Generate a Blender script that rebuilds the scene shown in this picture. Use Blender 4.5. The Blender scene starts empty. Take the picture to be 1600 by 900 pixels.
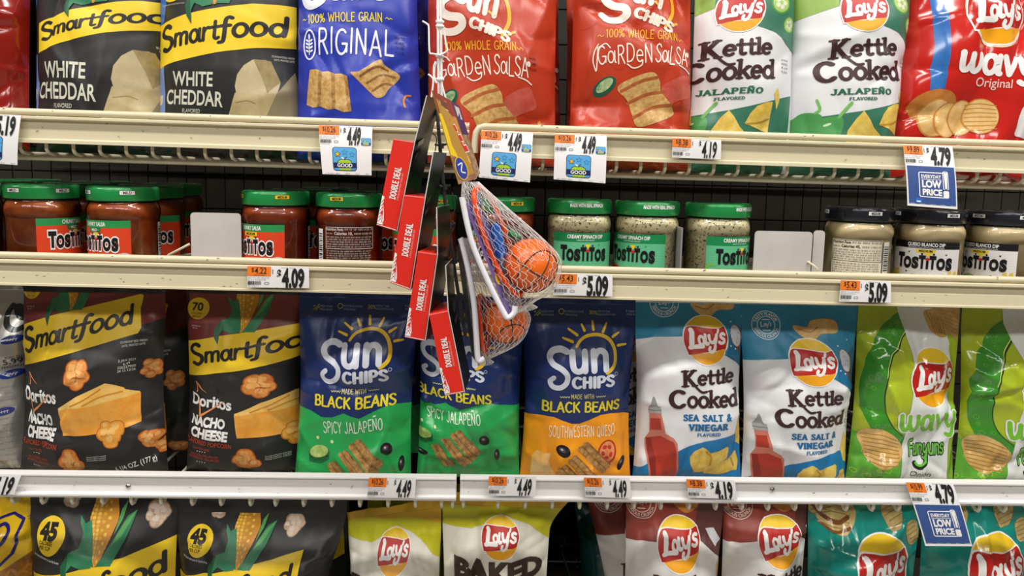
import bpy, math, random
import numpy as np
from mathutils import Vector, Matrix
from mathutils.geometry import tessellate_polygon

S = bpy.context.scene
COL = S.collection
# ------------------------------------------------------------------ camera, sky, lamps, exposure
FPX = 1155.0
PX0, PY0 = 800.0, 395.0
PITCH, YAW, ROLL = (math.radians(a) for a in (6.5, 1.77, 1.31))
CAM = np.array([0.0, -0.95, 1.25])
_f = np.array([math.sin(YAW) * math.cos(PITCH), math.cos(YAW) * math.cos(PITCH), -math.sin(PITCH)])
_r = np.array([math.cos(YAW), -math.sin(YAW), 0.0])
_u = np.cross(_r, _f)
RT = math.cos(ROLL) * _r + math.sin(ROLL) * _u
UP = -math.sin(ROLL) * _r + math.cos(ROLL) * _u
FW = _f
cd = bpy.data.cameras.new('camera')
cam = bpy.data.objects.new('camera', cd)
COL.objects.link(cam)
cd.sensor_width = 36.0
cd.lens = FPX * 36.0 / 1600.0
cd.shift_x = 0.0
cd.shift_y = -(450.0 - PY0) / 1600.0
cd.clip_start = 0.02
cd.clip_end = 60
M = Matrix(((RT[0], UP[0], -FW[0], CAM[0]), (RT[1], UP[1], -FW[1], CAM[1]), (RT[2], UP[2], -FW[2], CAM[2]), (0, 0, 0, 1)))
cam.matrix_world = M
S.camera = cam

W = bpy.data.worlds.new('store_light')
S.world = W
W.use_nodes = True
W.node_tree.nodes['Background'].inputs[0].default_value = (1.0, 0.97, 0.92, 1)
W.node_tree.nodes['Background'].inputs[1].default_value = 0.085
S.view_settings.view_transform = 'Standard'
S.view_settings.look = 'None'
S.view_settings.exposure = 0.06
S.view_settings.gamma = 1.0
S.view_settings.use_curve_mapping = False

def lamp(name, loc, sx, sy, power, target=None, col=(1, 0.965, 0.91)):
    ld = bpy.data.lights.new(name, 'AREA')
    ld.shape = 'RECTANGLE'
    ld.size, ld.size_y, ld.energy, ld.color = sx, sy, power, col
    o = bpy.data.objects.new(name, ld)
    COL.objects.link(o)
    o.location = loc
    d = Vector(target) - Vector(loc) if target else Vector((0, 0, -1))
    o.rotation_euler = d.to_track_quat('-Z', 'Y').to_euler()
    return o
# rows of ceiling fluorescents over the aisle, running along it
for i, x in enumerate((-2.4, -0.8, 0.8, 2.4)):
    lamp('ceiling_fluorescent', (x, -0.80, 2.75), 1.25, 0.16, 23)
for i, x in enumerate((-1.6, 0.0, 1.6)):
    lamp('ceiling_fluorescent', (x, -2.4, 2.75), 1.25, 0.16, 13, (x * .6, 0, 1.0))

# ------------------------------------------------------------------ basic helpers
def ray(x, y):
    x = np.asarray(x, float); y = np.asarray(y, float)
    return RT * ((x - PX0) / FPX)[..., None] - UP * ((y - PY0) / FPX)[..., None] + FW

def at(x, y, Y=0.0):
    d = ray(x, y)
    return CAM + d * ((Y - CAM[1]) / d[..., 1])[..., None]

def lin(c):
    return tuple((v / 12.92) if v <= 0.04045 else ((v + 0.055) / 1.055) ** 2.4 for v in c)

def hexc(h):
    h = h.lstrip('#')
    return lin([int(h[i:i + 2], 16) / 255 for i in (0, 2, 4)])

MATS = {}
def mat(col, rough=0.4, spec=0.5, metal=0.0, kind=None, col2=None, scale=60, coat=0.0, bump=0.0):
    """plain or noise-mottled surface material"""
    key = (col, rough, spec, metal, kind, col2, scale, coat, bump)
    if key in MATS:
        return MATS[key]
    m = bpy.data.materials.new('surface_%d' % len(MATS))
    m.use_nodes = True
    nt = m.node_tree
    b = nt.nodes['Principled BSDF']
    b.inputs['Base Color'].default_value = (*hexc(col), 1)
    b.inputs['Roughness'].default_value = rough
    b.inputs['Specular IOR Level'].default_value = spec
    b.inputs['Metallic'].default_value = metal
    b.inputs['Coat Weight'].default_value = coat
    b.inputs['Coat Roughness'].default_value = 0.12
    if kind or bump:
        tc = nt.nodes.new('ShaderNodeTexCoord')
        mp = nt.nodes.new('ShaderNodeMapping')
        nt.links.new(tc.outputs['Object'], mp.inputs['Vector'])
        if kind == 'streak':
            mp.inputs['Scale'].default_value = (2, 60, 60)
    if kind in ('noise', 'streak', 'fleck', 'cells'):
        if kind == 'cells':
            n = nt.nodes.new('ShaderNodeTexVoronoi')
            n.inputs['Scale'].default_value = scale
            out = n.outputs['Distance']
        else:
            n = nt.nodes.new('ShaderNodeTexNoise')
            n.inputs['Scale'].default_value = scale if kind != 'streak' else 1.5
            n.inputs['Detail'].default_value = 5
            n.inputs['Roughness'].default_value = 0.65
            out = n.outputs['Fac']
        nt.links.new(mp.outputs['Vector'], n.inputs['Vector'])
        r = nt.nodes.new('ShaderNodeValToRGB')
        e = r.color_ramp.elements
        lo, hi = {'noise': (0.36, 0.64), 'streak': (0.3, 0.7), 'fleck': (0.555, 0.60), 'cells': (0.15, 0.6)}[kind]
        e[0].position, e[1].position = lo, hi
        e[0].color = (*hexc(col), 1)
        e[1].color = (*hexc(col2), 1)
        nt.links.new(out, r.inputs['Fac'])
        nt.links.new(r.outputs['Color'], b.inputs['Base Color'])
    if bump:
        n2 = nt.nodes.new('ShaderNodeTexNoise')
        n2.inputs['Scale'].default_value = scale
        nt.links.new(mp.outputs['Vector'], n2.inputs['Vector'])
        bp = nt.nodes.new('ShaderNodeBump')
        bp.inputs['Strength'].default_value = bump
        bp.inputs['Distance'].default_value = 0.002
        nt.links.new(n2.outputs['Fac'], bp.inputs['Height'])
        nt.links.new(bp.outputs['Normal'], b.inputs['Normal'])
    MATS[key] = m
    return m

def glass_mat():
    if 'glass' in MATS:
        return MATS['glass']
    m = bpy.data.materials.new('clear_glass')
    m.use_nodes = True
    nt = m.node_tree
    nt.nodes.remove(nt.nodes['Principled BSDF'])
    t = nt.nodes.new('ShaderNodeBsdfTransparent')
    t.inputs[0].default_value = (0.97, 0.975, 0.97, 1)
    g = nt.nodes.new('ShaderNodeBsdfGlossy')
    g.inputs['Roughness'].default_value = 0.04
    fr = nt.nodes.new('ShaderNodeFresnel')
    fr.inputs['IOR'].default_value = 1.5
    mx = nt.nodes.new('ShaderNodeMixShader')
    nt.links.new(fr.outputs[0], mx.inputs[0])
    nt.links.new(t.outputs[0], mx.inputs[1])
    nt.links.new(g.outputs[0], mx.inputs[2])
    nt.links.new(mx.outputs[0], nt.nodes['Material Output'].inputs[0])
    MATS['glass'] = m
    return m

def tag(o, label=None, cat=None, group=None, kind=None):
    if label: o['label'] = label
    if cat: o['category'] = cat
    if group: o['group'] = group
    if kind: o['kind'] = kind
    return o

def thing(name, label, cat, loc=(0, 0, 0), group=None):
    o = bpy.data.objects.new(name, None)
    COL.objects.link(o)
    o.location = loc
    o.empty_display_size = 0.02
    return tag(o, label, cat, group)

class MB:
    """collects geometry; build() links it as one mesh object"""
    def __init__(self):
        self.v, self.f, self.m, self.mats, self.n, self.sm = [], [], [], [], [], []
    def mi(self, m):
        if m not in self.mats:
            self.mats.append(m)
        return self.mats.index(m)
    def add(self, verts, faces, m, normals=None, smooth=False):
        b = len(self.v)
        self.v.extend([tuple(p) for p in verts])
        k = self.mi(m)
        self.f.extend([tuple(b + i for i in f) for f in faces])
        self.m.extend([k] * len(faces))
        self.sm.extend([smooth or normals is not None] * len(faces))
        self.n.extend([tuple(q) for q in normals] if normals is not None else [(0, 0, 0)] * len(verts))
        return self
    def box(self, a, b, m, bev=0.0):
        x0, y0, z0 = a; x1, y1, z1 = b
        if bev <= 0:
            v = [(x, y, z) for x in (x0, x1) for y in (y0, y1) for z in (z0, z1)]
            return self.add(v, [(0, 1, 3, 2), (4, 6, 7, 5), (0, 4, 5, 1), (2, 3, 7, 6), (0, 2, 6, 4), (1, 5, 7, 3)], m)
        e = bev
        v, idx = [], {}
        for i, x in enumerate((x0, x1)):
            for j, y in enumerate((y0, y1)):
                for k, z in enumerate((z0, z1)):
                    sx, sy, sz = (1 if i == 0 else -1), (1 if j == 0 else -1), (1 if k == 0 else -1)
                    for ax in range(3):
                        p = [x + sx * e, y + sy * e, z + sz * e]
                        p[ax] = (x, y, z)[ax]
                        idx[i, j, k, ax] = len(v); v.append(tuple(p))
        F = []
        for ax in range(3):
            o = [a_ for a_ in range(3) if a_ != ax]
            for s in (0, 1):
                q = []
                for t in ((0, 0), (1, 0), (1, 1), (0, 1)):
                    c = [0, 0, 0]; c[ax] = s; c[o[0]] = t[0]; c[o[1]] = t[1]
                    q.append(idx[c[0], c[1], c[2], ax])
                F.append(tuple(q))
            for t in ((0, 0), (1, 0), (1, 1), (0, 1)):
                c0 = [0, 0, 0]; c0[o[0]], c0[o[1]] = t
                c1 = list(c0); c1[ax] = 1
                F.append((idx[(*c0, o[0])], idx[(*c1, o[0])], idx[(*c1, o[1])], idx[(*c0, o[1])]))
        for i in (0, 1):
            for j in (0, 1):
                for k in (0, 1):
                    F.append((idx[i, j, k, 0], idx[i, j, k, 1], idx[i, j, k, 2]))
        return self.add(v, F, m)
    def tube(self, pts, r, m, n=8, closed=False, flat=1.0):
        P = [np.array(p, float) for p in pts]
        k = len(P)
        T = []
        for i in range(k):
            a = P[(i - 1) % k] if (closed or i > 0) else P[i]
            b = P[(i + 1) % k] if (closed or i < k - 1) else P[i]
            t = b - a
            T.append(t / (np.linalg.norm(t) + 1e-12))
        ref = np.array([0, 0, 1.0]) if abs(T[0][2]) < 0.9 else np.array([1.0, 0, 0])
        nrm = np.cross(T[0], ref); nrm /= np.linalg.norm(nrm)
        v, nn, F = [], [], []
        R = r if hasattr(r, '__len__') else [r] * k
        for i in range(k):
            nrm = nrm - T[i] * (nrm @ T[i]); nrm /= (np.linalg.norm(nrm) + 1e-12)
            bi = np.cross(T[i], nrm)
            for j in range(n):
                a = 2 * math.pi * j / n
                d = nrm * math.cos(a) + bi * math.sin(a) * flat
                v.append(P[i] + d * R[i]); nn.append(d / np.linalg.norm(d))
        for i in range(k if closed else k - 1):
            for j in range(n):
                a, b = i * n + j, i * n + (j + 1) % n
                c, d = ((i + 1) % k) * n + (j + 1) % n, ((i + 1) % k) * n + j
                F.append((a, b, c, d))
        if not closed:
            F.append(tuple(range(n - 1, -1, -1)))
            F.append(tuple((k - 1) * n + j for j in range(n)))
        return self.add(v, F, m, nn)
    def lathe(self, prof, m, n=40, c=(0, 0, 0), sharp=False):
        """profile of (r, z), around z"""
        v, F = [], []
        k = len(prof)
        for i in range(n):
            a = 2 * math.pi * i / n
            for r, z in prof:
                v.append((c[0] + r * math.cos(a), c[1] + r * math.sin(a), c[2] + z))
        for i in range(n):
            j = (i + 1) % n
            for q in range(k - 1):
                F.append((i * k + q, j * k + q, j * k + q + 1, i * k + q + 1))
        return self.add(v, F, m, smooth=not sharp)
    def build(self, name, parent=None, autos=None):
        me = bpy.data.meshes.new(name)
        me.from_pydata(self.v, [], self.f)
        for q in self.mats:
            me.materials.append(q)
        me.polygons.foreach_set('material_index', self.m)
        me.polygons.foreach_set('use_smooth', self.sm)
        me.update()
        N = np.array(self.n)
        if len(N) and np.abs(N).sum() > 0:
            cn = np.zeros(len(self.v) * 3, np.float32)
            me.vertices.foreach_get('normal', cn)
            cn = cn.reshape(-1, 3)
            msk = np.abs(N).sum(1) > 0
            # flat faces keep zero normals (automatic), the rest take the given ones
            ln = np.zeros((len(me.loops), 3), np.float32)
            li = np.zeros(len(me.loops), np.int32)
            me.loops.foreach_get('vertex_index', li)
            ln[msk[li]] = N[li][msk[li]]
            me.normals_split_custom_set(ln)
        elif autos:
            pass
        o = bpy.data.objects.new(name, me)
        COL.objects.link(o)
        if parent is not None:
            o.parent = parent
            o.matrix_parent_inverse = Matrix.Identity(4)
            off, q = Vector(), parent
            while q is not None:
                off += q.location
                q = q.parent
            me.transform(Matrix.Translation(-off))
        return o

# ------------------------------------------------------------------ lettering and flat artwork
_bf = {}
def font_mesh(s, off):
    """built-in sans lettering as triangles, baseline 0, capital height 1"""
    k = (s, off)
    if k in _bf:
        return _bf[k]
    cu = bpy.data.curves.new('lettering', 'FONT')
    cu.body = s
    cu.size = 1.0
    cu.offset = off
    cu.resolution_u = 4
    ob = bpy.data.objects.new('lettering', cu)
    COL.objects.link(ob)
    dg = bpy.context.evaluated_depsgraph_get()
    dg.update()
    ev = ob.evaluated_get(dg)
    me = ev.to_mesh()
    me.calc_loop_triangles()
    V = np.array([v.co[:2] for v in me.vertices]).reshape(-1, 2)
    T = np.array([t.vertices[:] for t in me.loop_triangles], int).reshape(-1, 3)
    tri = V[T] / CAPH if len(T) else np.zeros((0, 3, 2))
    ev.to_mesh_clear()
    bpy.data.objects.remove(ob)
    bpy.data.curves.remove(cu)
    _bf[k] = tri
    return tri
CAPH = 1.0
CAPH = float(font_mesh('H', 0.0)[:, :, 1].max())
_bf.clear()

def arc(cx, cy, rx, ry, a0, a1, n=16):
    return [(cx + rx * math.cos(math.radians(a0 + (a1 - a0) * i / n)), cy + ry * math.sin(math.radians(a0 + (a1 - a0) * i / n))) for i in range(n + 1)]

def smooth(p, closed=False, n=5):
    p = [np.array(q, float) for q in p]
    k = len(p)
    out = []
    rng = range(k) if closed else range(k - 1)
    for i in rng:
        p0 = p[(i - 1) % k] if (closed or i > 0) else 2 * p[0] - p[1]
        p1, p2 = p[i], p[(i + 1) % k]
        p3 = p[(i + 2) % k] if (closed or i + 2 < k) else 2 * p[-1] - p[-2]
        for j in range(n):
            t = j / n
            out.append(0.5 * (2 * p1 + (p2 - p0) * t + (2 * p0 - 5 * p1 + 4 * p2 - p3) * t * t + (3 * p1 - p0 - 3 * p2 + p3) * t ** 3))
    if not closed:
        out.append(p[-1])
    return [tuple(q) for q in out]

def stroke_tris(pts, w, closed=False, caps=True, w1=None):
    """a line of width w as triangles; joints and ends rounded"""
    P = np.array(pts, float)
    k = len(P)
    out = []
    ws = np.full(k, w / 2.0) if w1 is None else np.linspace(w, w1, k) / 2.0
    nseg = k if closed else k - 1
    def fan(c, r):
        a = np.linspace(0, 2 * math.pi, 9)
        q = np.stack([c[0] + r * np.cos(a), c[1] + r * np.sin(a)], 1)
        for i in range(8):
            out.append((c, q[i], q[i + 1]))
    dirs = []
    for i in range(nseg):
        d = P[(i + 1) % k] - P[i]
        l = np.hypot(*d)
        dirs.append(d / l if l > 1e-9 else np.array([1.0, 0]))
    nr = [np.array([-d[1], d[0]]) for d in dirs]
    vn = []
    for i in range(k):
        a = nr[(i - 1) % nseg] if (closed or i > 0) else nr[i]
        b = nr[i % nseg] if (closed or i < k - 1) else nr[i - 1]
        if a @ b > 0.6:
            m_ = (a + b); m_ /= np.hypot(*m_); m_ = m_ / max(0.5, m_ @ a)
            vn.append((m_, m_))
        else:
            vn.append((a, b)); fan(P[i], ws[i])
    for i in range(nseg):
        j = (i + 1) % k
        A, B = P[i] + vn[i][1] * ws[i], P[i] - vn[i][1] * ws[i]
        C, D = P[j] - vn[j][0] * ws[j], P[j] + vn[j][0] * ws[j]
        out.append((A, B, C)); out.append((A, C, D))
    if not closed and caps:
        fan(P[0], ws[0]); fan(P[-1], ws[-1])
    return np.array(out)

O_ = lambda cx=.29, cy=.32, rx=.24, ry=.32: ('p', arc(cx, cy, rx, ry, 90, 450, 18))
GL = {
 'a': (.62, [O_(.25, .32, .20), ('c', [(.52, .64), (.52, .2), (.54, .04), (.60, .0)])]),
 'd': (.58, [O_(.27, .32, .22), ('l', [(.5, 1.0), (.5, .0)])]),
 'e': (.54, [('l', [(.08, .33), (.48, .33)]), ('p', arc(.28, .32, .22, .32, 2, 310))]),
 'f': (.42, [('c', [(.44, .96), (.33, 1.02), (.22, .92), (.2, .6), (.2, .2), (.16, -.18), (.02, -.22)]), ('l', [(.04, .6), (.38, .6)])]),
 'h': (.56, [('l', [(.08, 1), (.08, 0)]), ('c', [(.08, .4), (.2, .6), (.36, .6), (.45, .44), (.46, 0)])]),
 'i': (.18, [('l', [(.09, .64), (.09, 0)]), ('l', [(.09, .9), (.09, .91)])]),
 'g': (.58, [O_(.27, .32, .22), ('c', [(.5, .64), (.5, .1), (.44, -.2), (.26, -.26), (.1, -.2)])]),
 'k': (.54, [('l', [(.08, 1), (.08, 0)]), ('l', [(.46, .62), (.1, .26)]), ('l', [(.22, .38), (.5, 0)])]),
 'l': (.17, [('l', [(.08, 1), (.08, 0)])]),
 'm': (.82, [('l', [(.08, .64), (.08, 0)]), ('c', [(.08, .42), (.18, .6), (.3, .62), (.39, .5), (.4, 0)]), ('c', [(.4, .42), (.5, .6), (.62, .62), (.71, .5), (.72, 0)])]),
 'n': (.56, [('l', [(.08, .64), (.08, 0)]), ('c', [(.08, .4), (.18, .59), (.32, .63), (.44, .52), (.46, .3), (.46, 0)])]),
 'o': (.58, [O_()]),
 'r': (.4, [('l', [(.08, .64), (.08, 0)]), ('c', [(.08, .36), (.16, .56), (.28, .63), (.38, .6)])]),
 's': (.44, [('c', [(.4, .54), (.3, .63), (.16, .62), (.07, .5), (.12, .38), (.3, .29), (.39, .16), (.31, .03), (.16, 0), (.04, .09)])]),
 't': (.42, [('l', [(.18, .92), (.18, .16)]), ('c', [(.18, .3), (.19, .08), (.28, 0), (.38, .04)]), ('l', [(.02, .62), (.36, .62)])]),
 'u': (.56, [('c', [(.08, .64), (.08, .3), (.12, .08), (.25, 0), (.4, .08), (.46, .26)]), ('l', [(.46, .64), (.46, 0)])]),
 'v': (.5, [('l', [(.04, .64), (.24, 0), (.46, .64)])]),
 'w': (.8, [('c', [(.06, .64), (.08, .24), (.16, .02), (.3, .06), (.39, .3), (.4, .6)]), ('c', [(.4, .3), (.46, .06), (.58, .0), (.7, .14), (.74, .4), (.72, .64)])]),
 'y': (.54, [('c', [(.06, .64), (.1, .3), (.2, .1), (.34, .14), (.42, .3)]), ('c', [(.48, .64), (.44, .2), (.36, -.2), (.2, -.3), (.06, -.24)])]),
 'A': (.62, [('l', [(.03, 0), (.3, 1), (.58, 0)]), ('l', [(.13, .34), (.48, .34)])]),
 'B': (.56, [('l', [(.08, 0), (.08, 1)]), ('c', [(.08, 1), (.34, .99), (.46, .78), (.34, .55), (.08, .53)]), ('c', [(.08, .53), (.4, .5), (.52, .27), (.38, .02), (.08, 0)])]),
 'C': (.6, [('p', arc(.34, .5, .28, .5, 48, 312))]),
 'D': (.62, [('l', [(.08, 0), (.08, 1)]), ('c', [(.08, 1), (.36, .95), (.54, .7), (.54, .3), (.36, .05), (.08, 0)])]),
 'E': (.5, [('l', [(.46, 1), (.08, 1), (.08, 0), (.46, 0)]), ('l', [(.08, .52), (.4, .52)])]),
 'F': (.5, [('l', [(.48, 1), (.08, 1), (.08, 0)]), ('l', [(.08, .52), (.4, .52)])]),
 'G': (.64, [('p', arc(.34, .5, .28, .5, 50, 350)), ('l', [(.6, .1), (.6, .42), (.38, .42)])]),
 'H': (.6, [('l', [(.08, 0), (.08, 1)]), ('l', [(.5, 0), (.5, 1)]), ('l', [(.08, .52), (.5, .52)])]),
 'I': (.18, [('l', [(.09, 0), (.09, 1)])]),
 'J': (.46, [('c', [(.38, 1), (.38, .3), (.32, .05), (.18, -.02), (.04, .12)])]),
 'K': (.56, [('l', [(.08, 1), (.08, 0)]), ('l', [(.5, 1), (.1, .44)]), ('l', [(.2, .56), (.54, 0)])]),
 'L': (.5, [('l', [(.08, 1), (.08, 0), (.46, 0)])]),
 'M': (.76, [('l', [(.06, 0), (.12, 1), (.37, .35), (.62, 1), (.68, 0)])]),
 'N': (.62, [('l', [(.08, 0), (.08, 1), (.52, 0), (.52, 1)])]),
 'O': (.66, [('p', arc(.33, .5, .27, .5, 90, 450, 22))]),
 'P': (.54, [('l', [(.08, 0), (.08, 1)]), ('c', [(.08, 1), (.36, .98), (.48, .75), (.36, .5), (.08, .46)])]),
 'Q': (.66, [('p', arc(.33, .5, .27, .5, 90, 450, 22)), ('l', [(.38, .22), (.6, -.06)])]),
 'R': (.56, [('l', [(.08, 0), (.08, 1)]), ('c', [(.08, 1), (.36, .98), (.46, .76), (.34, .54), (.08, .48)]), ('l', [(.26, .5), (.52, 0)])]),
 'S': (.54, [('c', [(.46, .86), (.36, .98), (.22, 1.0), (.09, .9), (.08, .74), (.2, .58), (.36, .46), (.47, .32), (.46, .13), (.34, .01), (.2, 0), (.04, .14)])]),
 'T': (.54, [('l', [(.02, 1), (.52, 1)]), ('l', [(.27, 1), (.27, 0)])]),
 'U': (.6, [('c', [(.08, 1), (.08, .4), (.12, .1), (.3, 0), (.46, .1), (.5, .4), (.5, 1)])]),
 'V': (.58, [('l', [(.03, 1), (.28, 0), (.54, 1)])]),
 'W': (.82, [('l', [(.03, 1), (.2, 0), (.4, .8), (.6, 0), (.78, 1)])]),
 'Y': (.56, [('l', [(.03, 1), (.28, .5), (.53, 1)]), ('l', [(.28, .5), (.28, 0)])]),
 '0': (.54, [('p', arc(.27, .5, .21, .5, 90, 450, 18))]),
 '1': (.3, [('l', [(.04, .82), (.18, 1), (.18, 0)])]),
 '%': (.7, [('p', arc(.16, .76, .12, .2, 0, 360, 12)), ('p', arc(.54, .24, .12, .2, 0, 360, 12)), ('l', [(.55, 1), (.14, 0)])]),
 "'": (.16, [('l', [(.1, 1.0), (.06, .78)])]),
 ' ': (.3, []),
}
GL['\u00d1'] = (.62, GL['N'][1] + [('c', [(.14, 1.18), (.24, 1.28), (.36, 1.18), (.46, 1.28)])])
SERIF = {'K': [(.08, 1, .3), (.08, 0, .3), (.5, 1, .26), (.56, 0, .24)], 'k': [(.04, 1, .2), (.08, 0, .26), (.46, .62, .22), (.52, 0, .2)], 'l': [(.03, 1, .18), (.08, 0, .3)],
         'd': [(.44, 1, .2), (.55, 0, .14)], 'C': [(.53, .86, .02)], 'F': [(.08, 0, .3)], 'A': [(.03, 0, .26), (.58, 0, .26)], 'L': [(.08, 1, .3), (.46, .08, .02)], 'S': [], 'J': [(.36, 1, .26)],
         'P': [(.08, 0, .3), (.04, 1, .2)], 'E': [(.02, 1, .1), (.02, 0, .1)], 'N': [(.08, 0, .26), (.04, 1, .2), (.52, 1, .26)], 'I': [(.09, 0, .3), (.09, 1, .3)], 'V': [(.03, 1, .26), (.54, 1, .26)],
         'G': [], 'R': [(.08, 0, .3), (.04, 1, .2), (.54, 0, .2)], 'D': [(.04, 1, .2), (.04, 0, .2)], 'O': [], 'T': [(.27, 0, .3)], '\u00d1': [(.08, 0, .26), (.04, 1, .2), (.52, 1, .26)]}
_sf = {}
def stroke_mesh(s, w, serif=False, gap=0.08, bounce=0.0):
    k = (s, w, serif, gap, bounce)
    if k in _sf:
        return _sf[k]
    x = 0.0
    T = []
    for i, ch in enumerate(s):
        adv, st = GL[ch]
        dy = bounce * math.sin(i * 2.3)
        for typ, pts in st:
            q = smooth(pts) if typ == 'c' else pts
            q = [(px + x, py + dy) for px, py in q]
            T.append(stroke_tris(q, w))
        if serif:
            for sx, sy, sl in SERIF.get(ch, []):
                if sl > .05:
                    T.append(stroke_tris([(x + sx - sl / 2, sy), (x + sx + sl / 2, sy)], w * .6))
        x += adv + gap
    r = np.concatenate(T) if T else np.zeros((0, 3, 2))
    _sf[k] = r
    return r

class Art:
    """flat artwork in photo-like units (x right, y down), later wrapped on a surface"""
    def __init__(self):
        self.items = []
    def tri(self, T, m, layer):
        T = np.asarray(T, float)
        if len(T):
            self.items.append((T, m, layer))
        return self
    def poly(self, pts, m, layer=1, sm=False, n=5):
        if sm:
            pts = smooth(pts, True, n)
        ids = tessellate_polygon([[Vector((p[0], p[1], 0)) for p in pts]])
        P = np.array(pts, float)
        return self.tri(P[np.array(ids, int)], m, layer)
    def line(self, pts, w, m, layer=3, sm=True, closed=False, w1=None):
        if sm and len(pts) > 2:
            pts = smooth(pts, closed)
        return self.tri(stroke_tris(pts, w, closed, True, w1), m, layer)
    def ell(self, cx, cy, rx, ry, m, layer=3, rot=0.0, n=28):
        a = np.linspace(0, 2 * math.pi, n, endpoint=False)
        c, s = math.cos(math.radians(rot)), math.sin(math.radians(rot))
        x, y = rx * np.cos(a), ry * np.sin(a)
        P = np.stack([cx + x * c - y * s, cy + x * s + y * c], 1)
        C = np.array([cx, cy])
        return self.tri(np.array([(C, P[i], P[(i + 1) % n]) for i in range(n)]), m, layer)
    def place(self, tri, base, p0, p1, h, m, layer, shear=0.0):
        if not len(base):
            return self
        x0, x1 = base[:, :, 0].min(), base[:, :, 0].max()
        p0, p1 = np.array(p0, float), np.array(p1, float)
        d = p1 - p0
        dn = d / np.hypot(*d)
        up = np.array([dn[1], -dn[0]])
        X = (tri[:, :, 0] - x0) / (x1 - x0)
        Yv = tri[:, :, 1] * h
        return self.tri(p0 + d * X[..., None] + (up * Yv[..., None]) + dn * (shear * Yv)[..., None], m, layer)
    def text(self, s, p0, p1, h, m, layer=5, bold=0.0, shear=0.0, outline=None, ow=0.04):
        base = font_mesh(s, bold)
        if outline is not None:
            self.place(font_mesh(s, bold + ow), base, p0, p1, h, outline, layer - 1, shear)
        return self.place(base, base, p0, p1, h, m, layer, shear)
    def hand(self, s, p0, p1, h, m, layer=5, w=0.12, shear=0.0, outline=None, ow=0.1, serif=False, gap=0.08, bounce=0.0):
        norm = lambda t: np.stack([t[..., 0], (t[..., 1] + w / 2) / (1 + w)], -1)
        base = norm(stroke_mesh(s, w, serif, gap, bounce))
        if outline is not None:
            self.place(norm(stroke_mesh(s, w + ow, serif, gap, bounce)), base, p0, p1, h, outline, layer - 1, shear)
        return self.place(base, base, p0, p1, h, m, layer, shear)
    def ringtext(self, s, cx, cy, r, h, a0, a1, m, layer=5, bold=0.02, flip=False):
        base = font_mesh(s, bold)
        x0, x1 = base[:, :, 0].min(), base[:, :, 0].max()
        t = (base[:, :, 0] - x0) / (x1 - x0)
        a = np.radians(a0 + (a1 - a0) * t)
        rr = r + base[:, :, 1] * h * (-1 if flip else 1)
        return self.tri(np.stack([cx + rr * np.cos(a), cy + rr * np.sin(a)], -1), m, layer)
    def xf(self, fn):
        b = Art()
        b.items = [(fn(T), m, l) for T, m, l in self.items]
        return b

def affine(src, dst):
    """map from 2 (similarity) or 3 (affine) point pairs"""
    s, d = np.array(src, float), np.array(dst, float)
    if len(s) == 2:
        a = complex(*(d[1] - d[0])) / complex(*(s[1] - s[0]))
        A = np.array([[a.real, -a.imag], [a.imag, a.real]])
        t = d[0] - A @ s[0]
    else:
        Q = np.linalg.solve(np.c_[s, np.ones(3)], d)
        A, t = Q[:2].T, Q[2]
    return lambda T: T @ A.T + t

def split(T, ax, val):
    """cut triangles T (n,3,2) along one coordinate line"""
    d = T[:, :, ax] - val
    sg = d > 0
    c = sg.sum(1)
    cr = (c == 1) | (c == 2)
    if not cr.any():
        return T
    K, X, s = T[~cr], T[cr], sg[cr]
    lone_val = (s.sum(1) == 1)
    lone = np.argmax(s == lone_val[:, None], 1)
    idx = (lone[:, None] + np.arange(3)) % 3
    X = np.take_along_axis(X, idx[:, :, None], 1)
    dd = X[:, :, ax] - val
    t1 = dd[:, 0] / (dd[:, 0] - dd[:, 1]); t2 = dd[:, 0] / (dd[:, 0] - dd[:, 2])
    A, B, C = X[:, 0], X[:, 1], X[:, 2]
    P, Q = A + (B - A) * t1[:, None], A + (C - A) * t2[:, None]
    return np.concatenate([K, np.stack([A, P, Q], 1), np.stack([P, B, C], 1), np.stack([P, C, Q], 1)])

def facing(X, N):
    """triangle index triples wound so that they face along N"""
    Q = X.reshape(-1, 3, 3)
    g = np.cross(Q[:, 1] - Q[:, 0], Q[:, 2] - Q[:, 0])
    s = (g * N.reshape(-1, 3, 3).mean(1)).sum(1) < 0
    F = np.arange(len(X)).reshape(-1, 3)
    F[s] = F[s][:, ::-1]
    return F.tolist()

def lift(n):
    """microns of height that keep crossing brush strokes of one print apart"""
    return (np.arange(n) * 7 % 32) * 1.6e-6

def flat_art(mb, art, fn, nrm, eps=0.00012):
    """lay artwork on a plane: fn maps (n,2)->(n,3)"""
    nrm = np.array(nrm, float); nrm /= np.linalg.norm(nrm)
    for T, m, l in art.items:
        V = fn(T.reshape(-1, 2)) + nrm * (eps * (l + 1) + np.repeat(lift(len(T)), 3)[:, None])
        mb.add(V, facing(V, np.tile(nrm, (len(V), 1))), m)
# ------------------------------------------------------------------ setting
CREAM = mat('#d9cfb0', 0.42, 0.4)
CREAM_W = mat('#d6ceb4', 0.4, 0.4)
ALU = mat('#f6f5f4', 0.34, 0.5, 0.0, 'streak', '#e6e4e2')
ALU_LIP = mat('#b9b8b6', 0.3, 0.5, 0.6)
WIREW = mat('#d8d4c6', 0.4)
BLACK = mat('#151515', 0.4)
BACK_Y = 0.42

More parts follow.
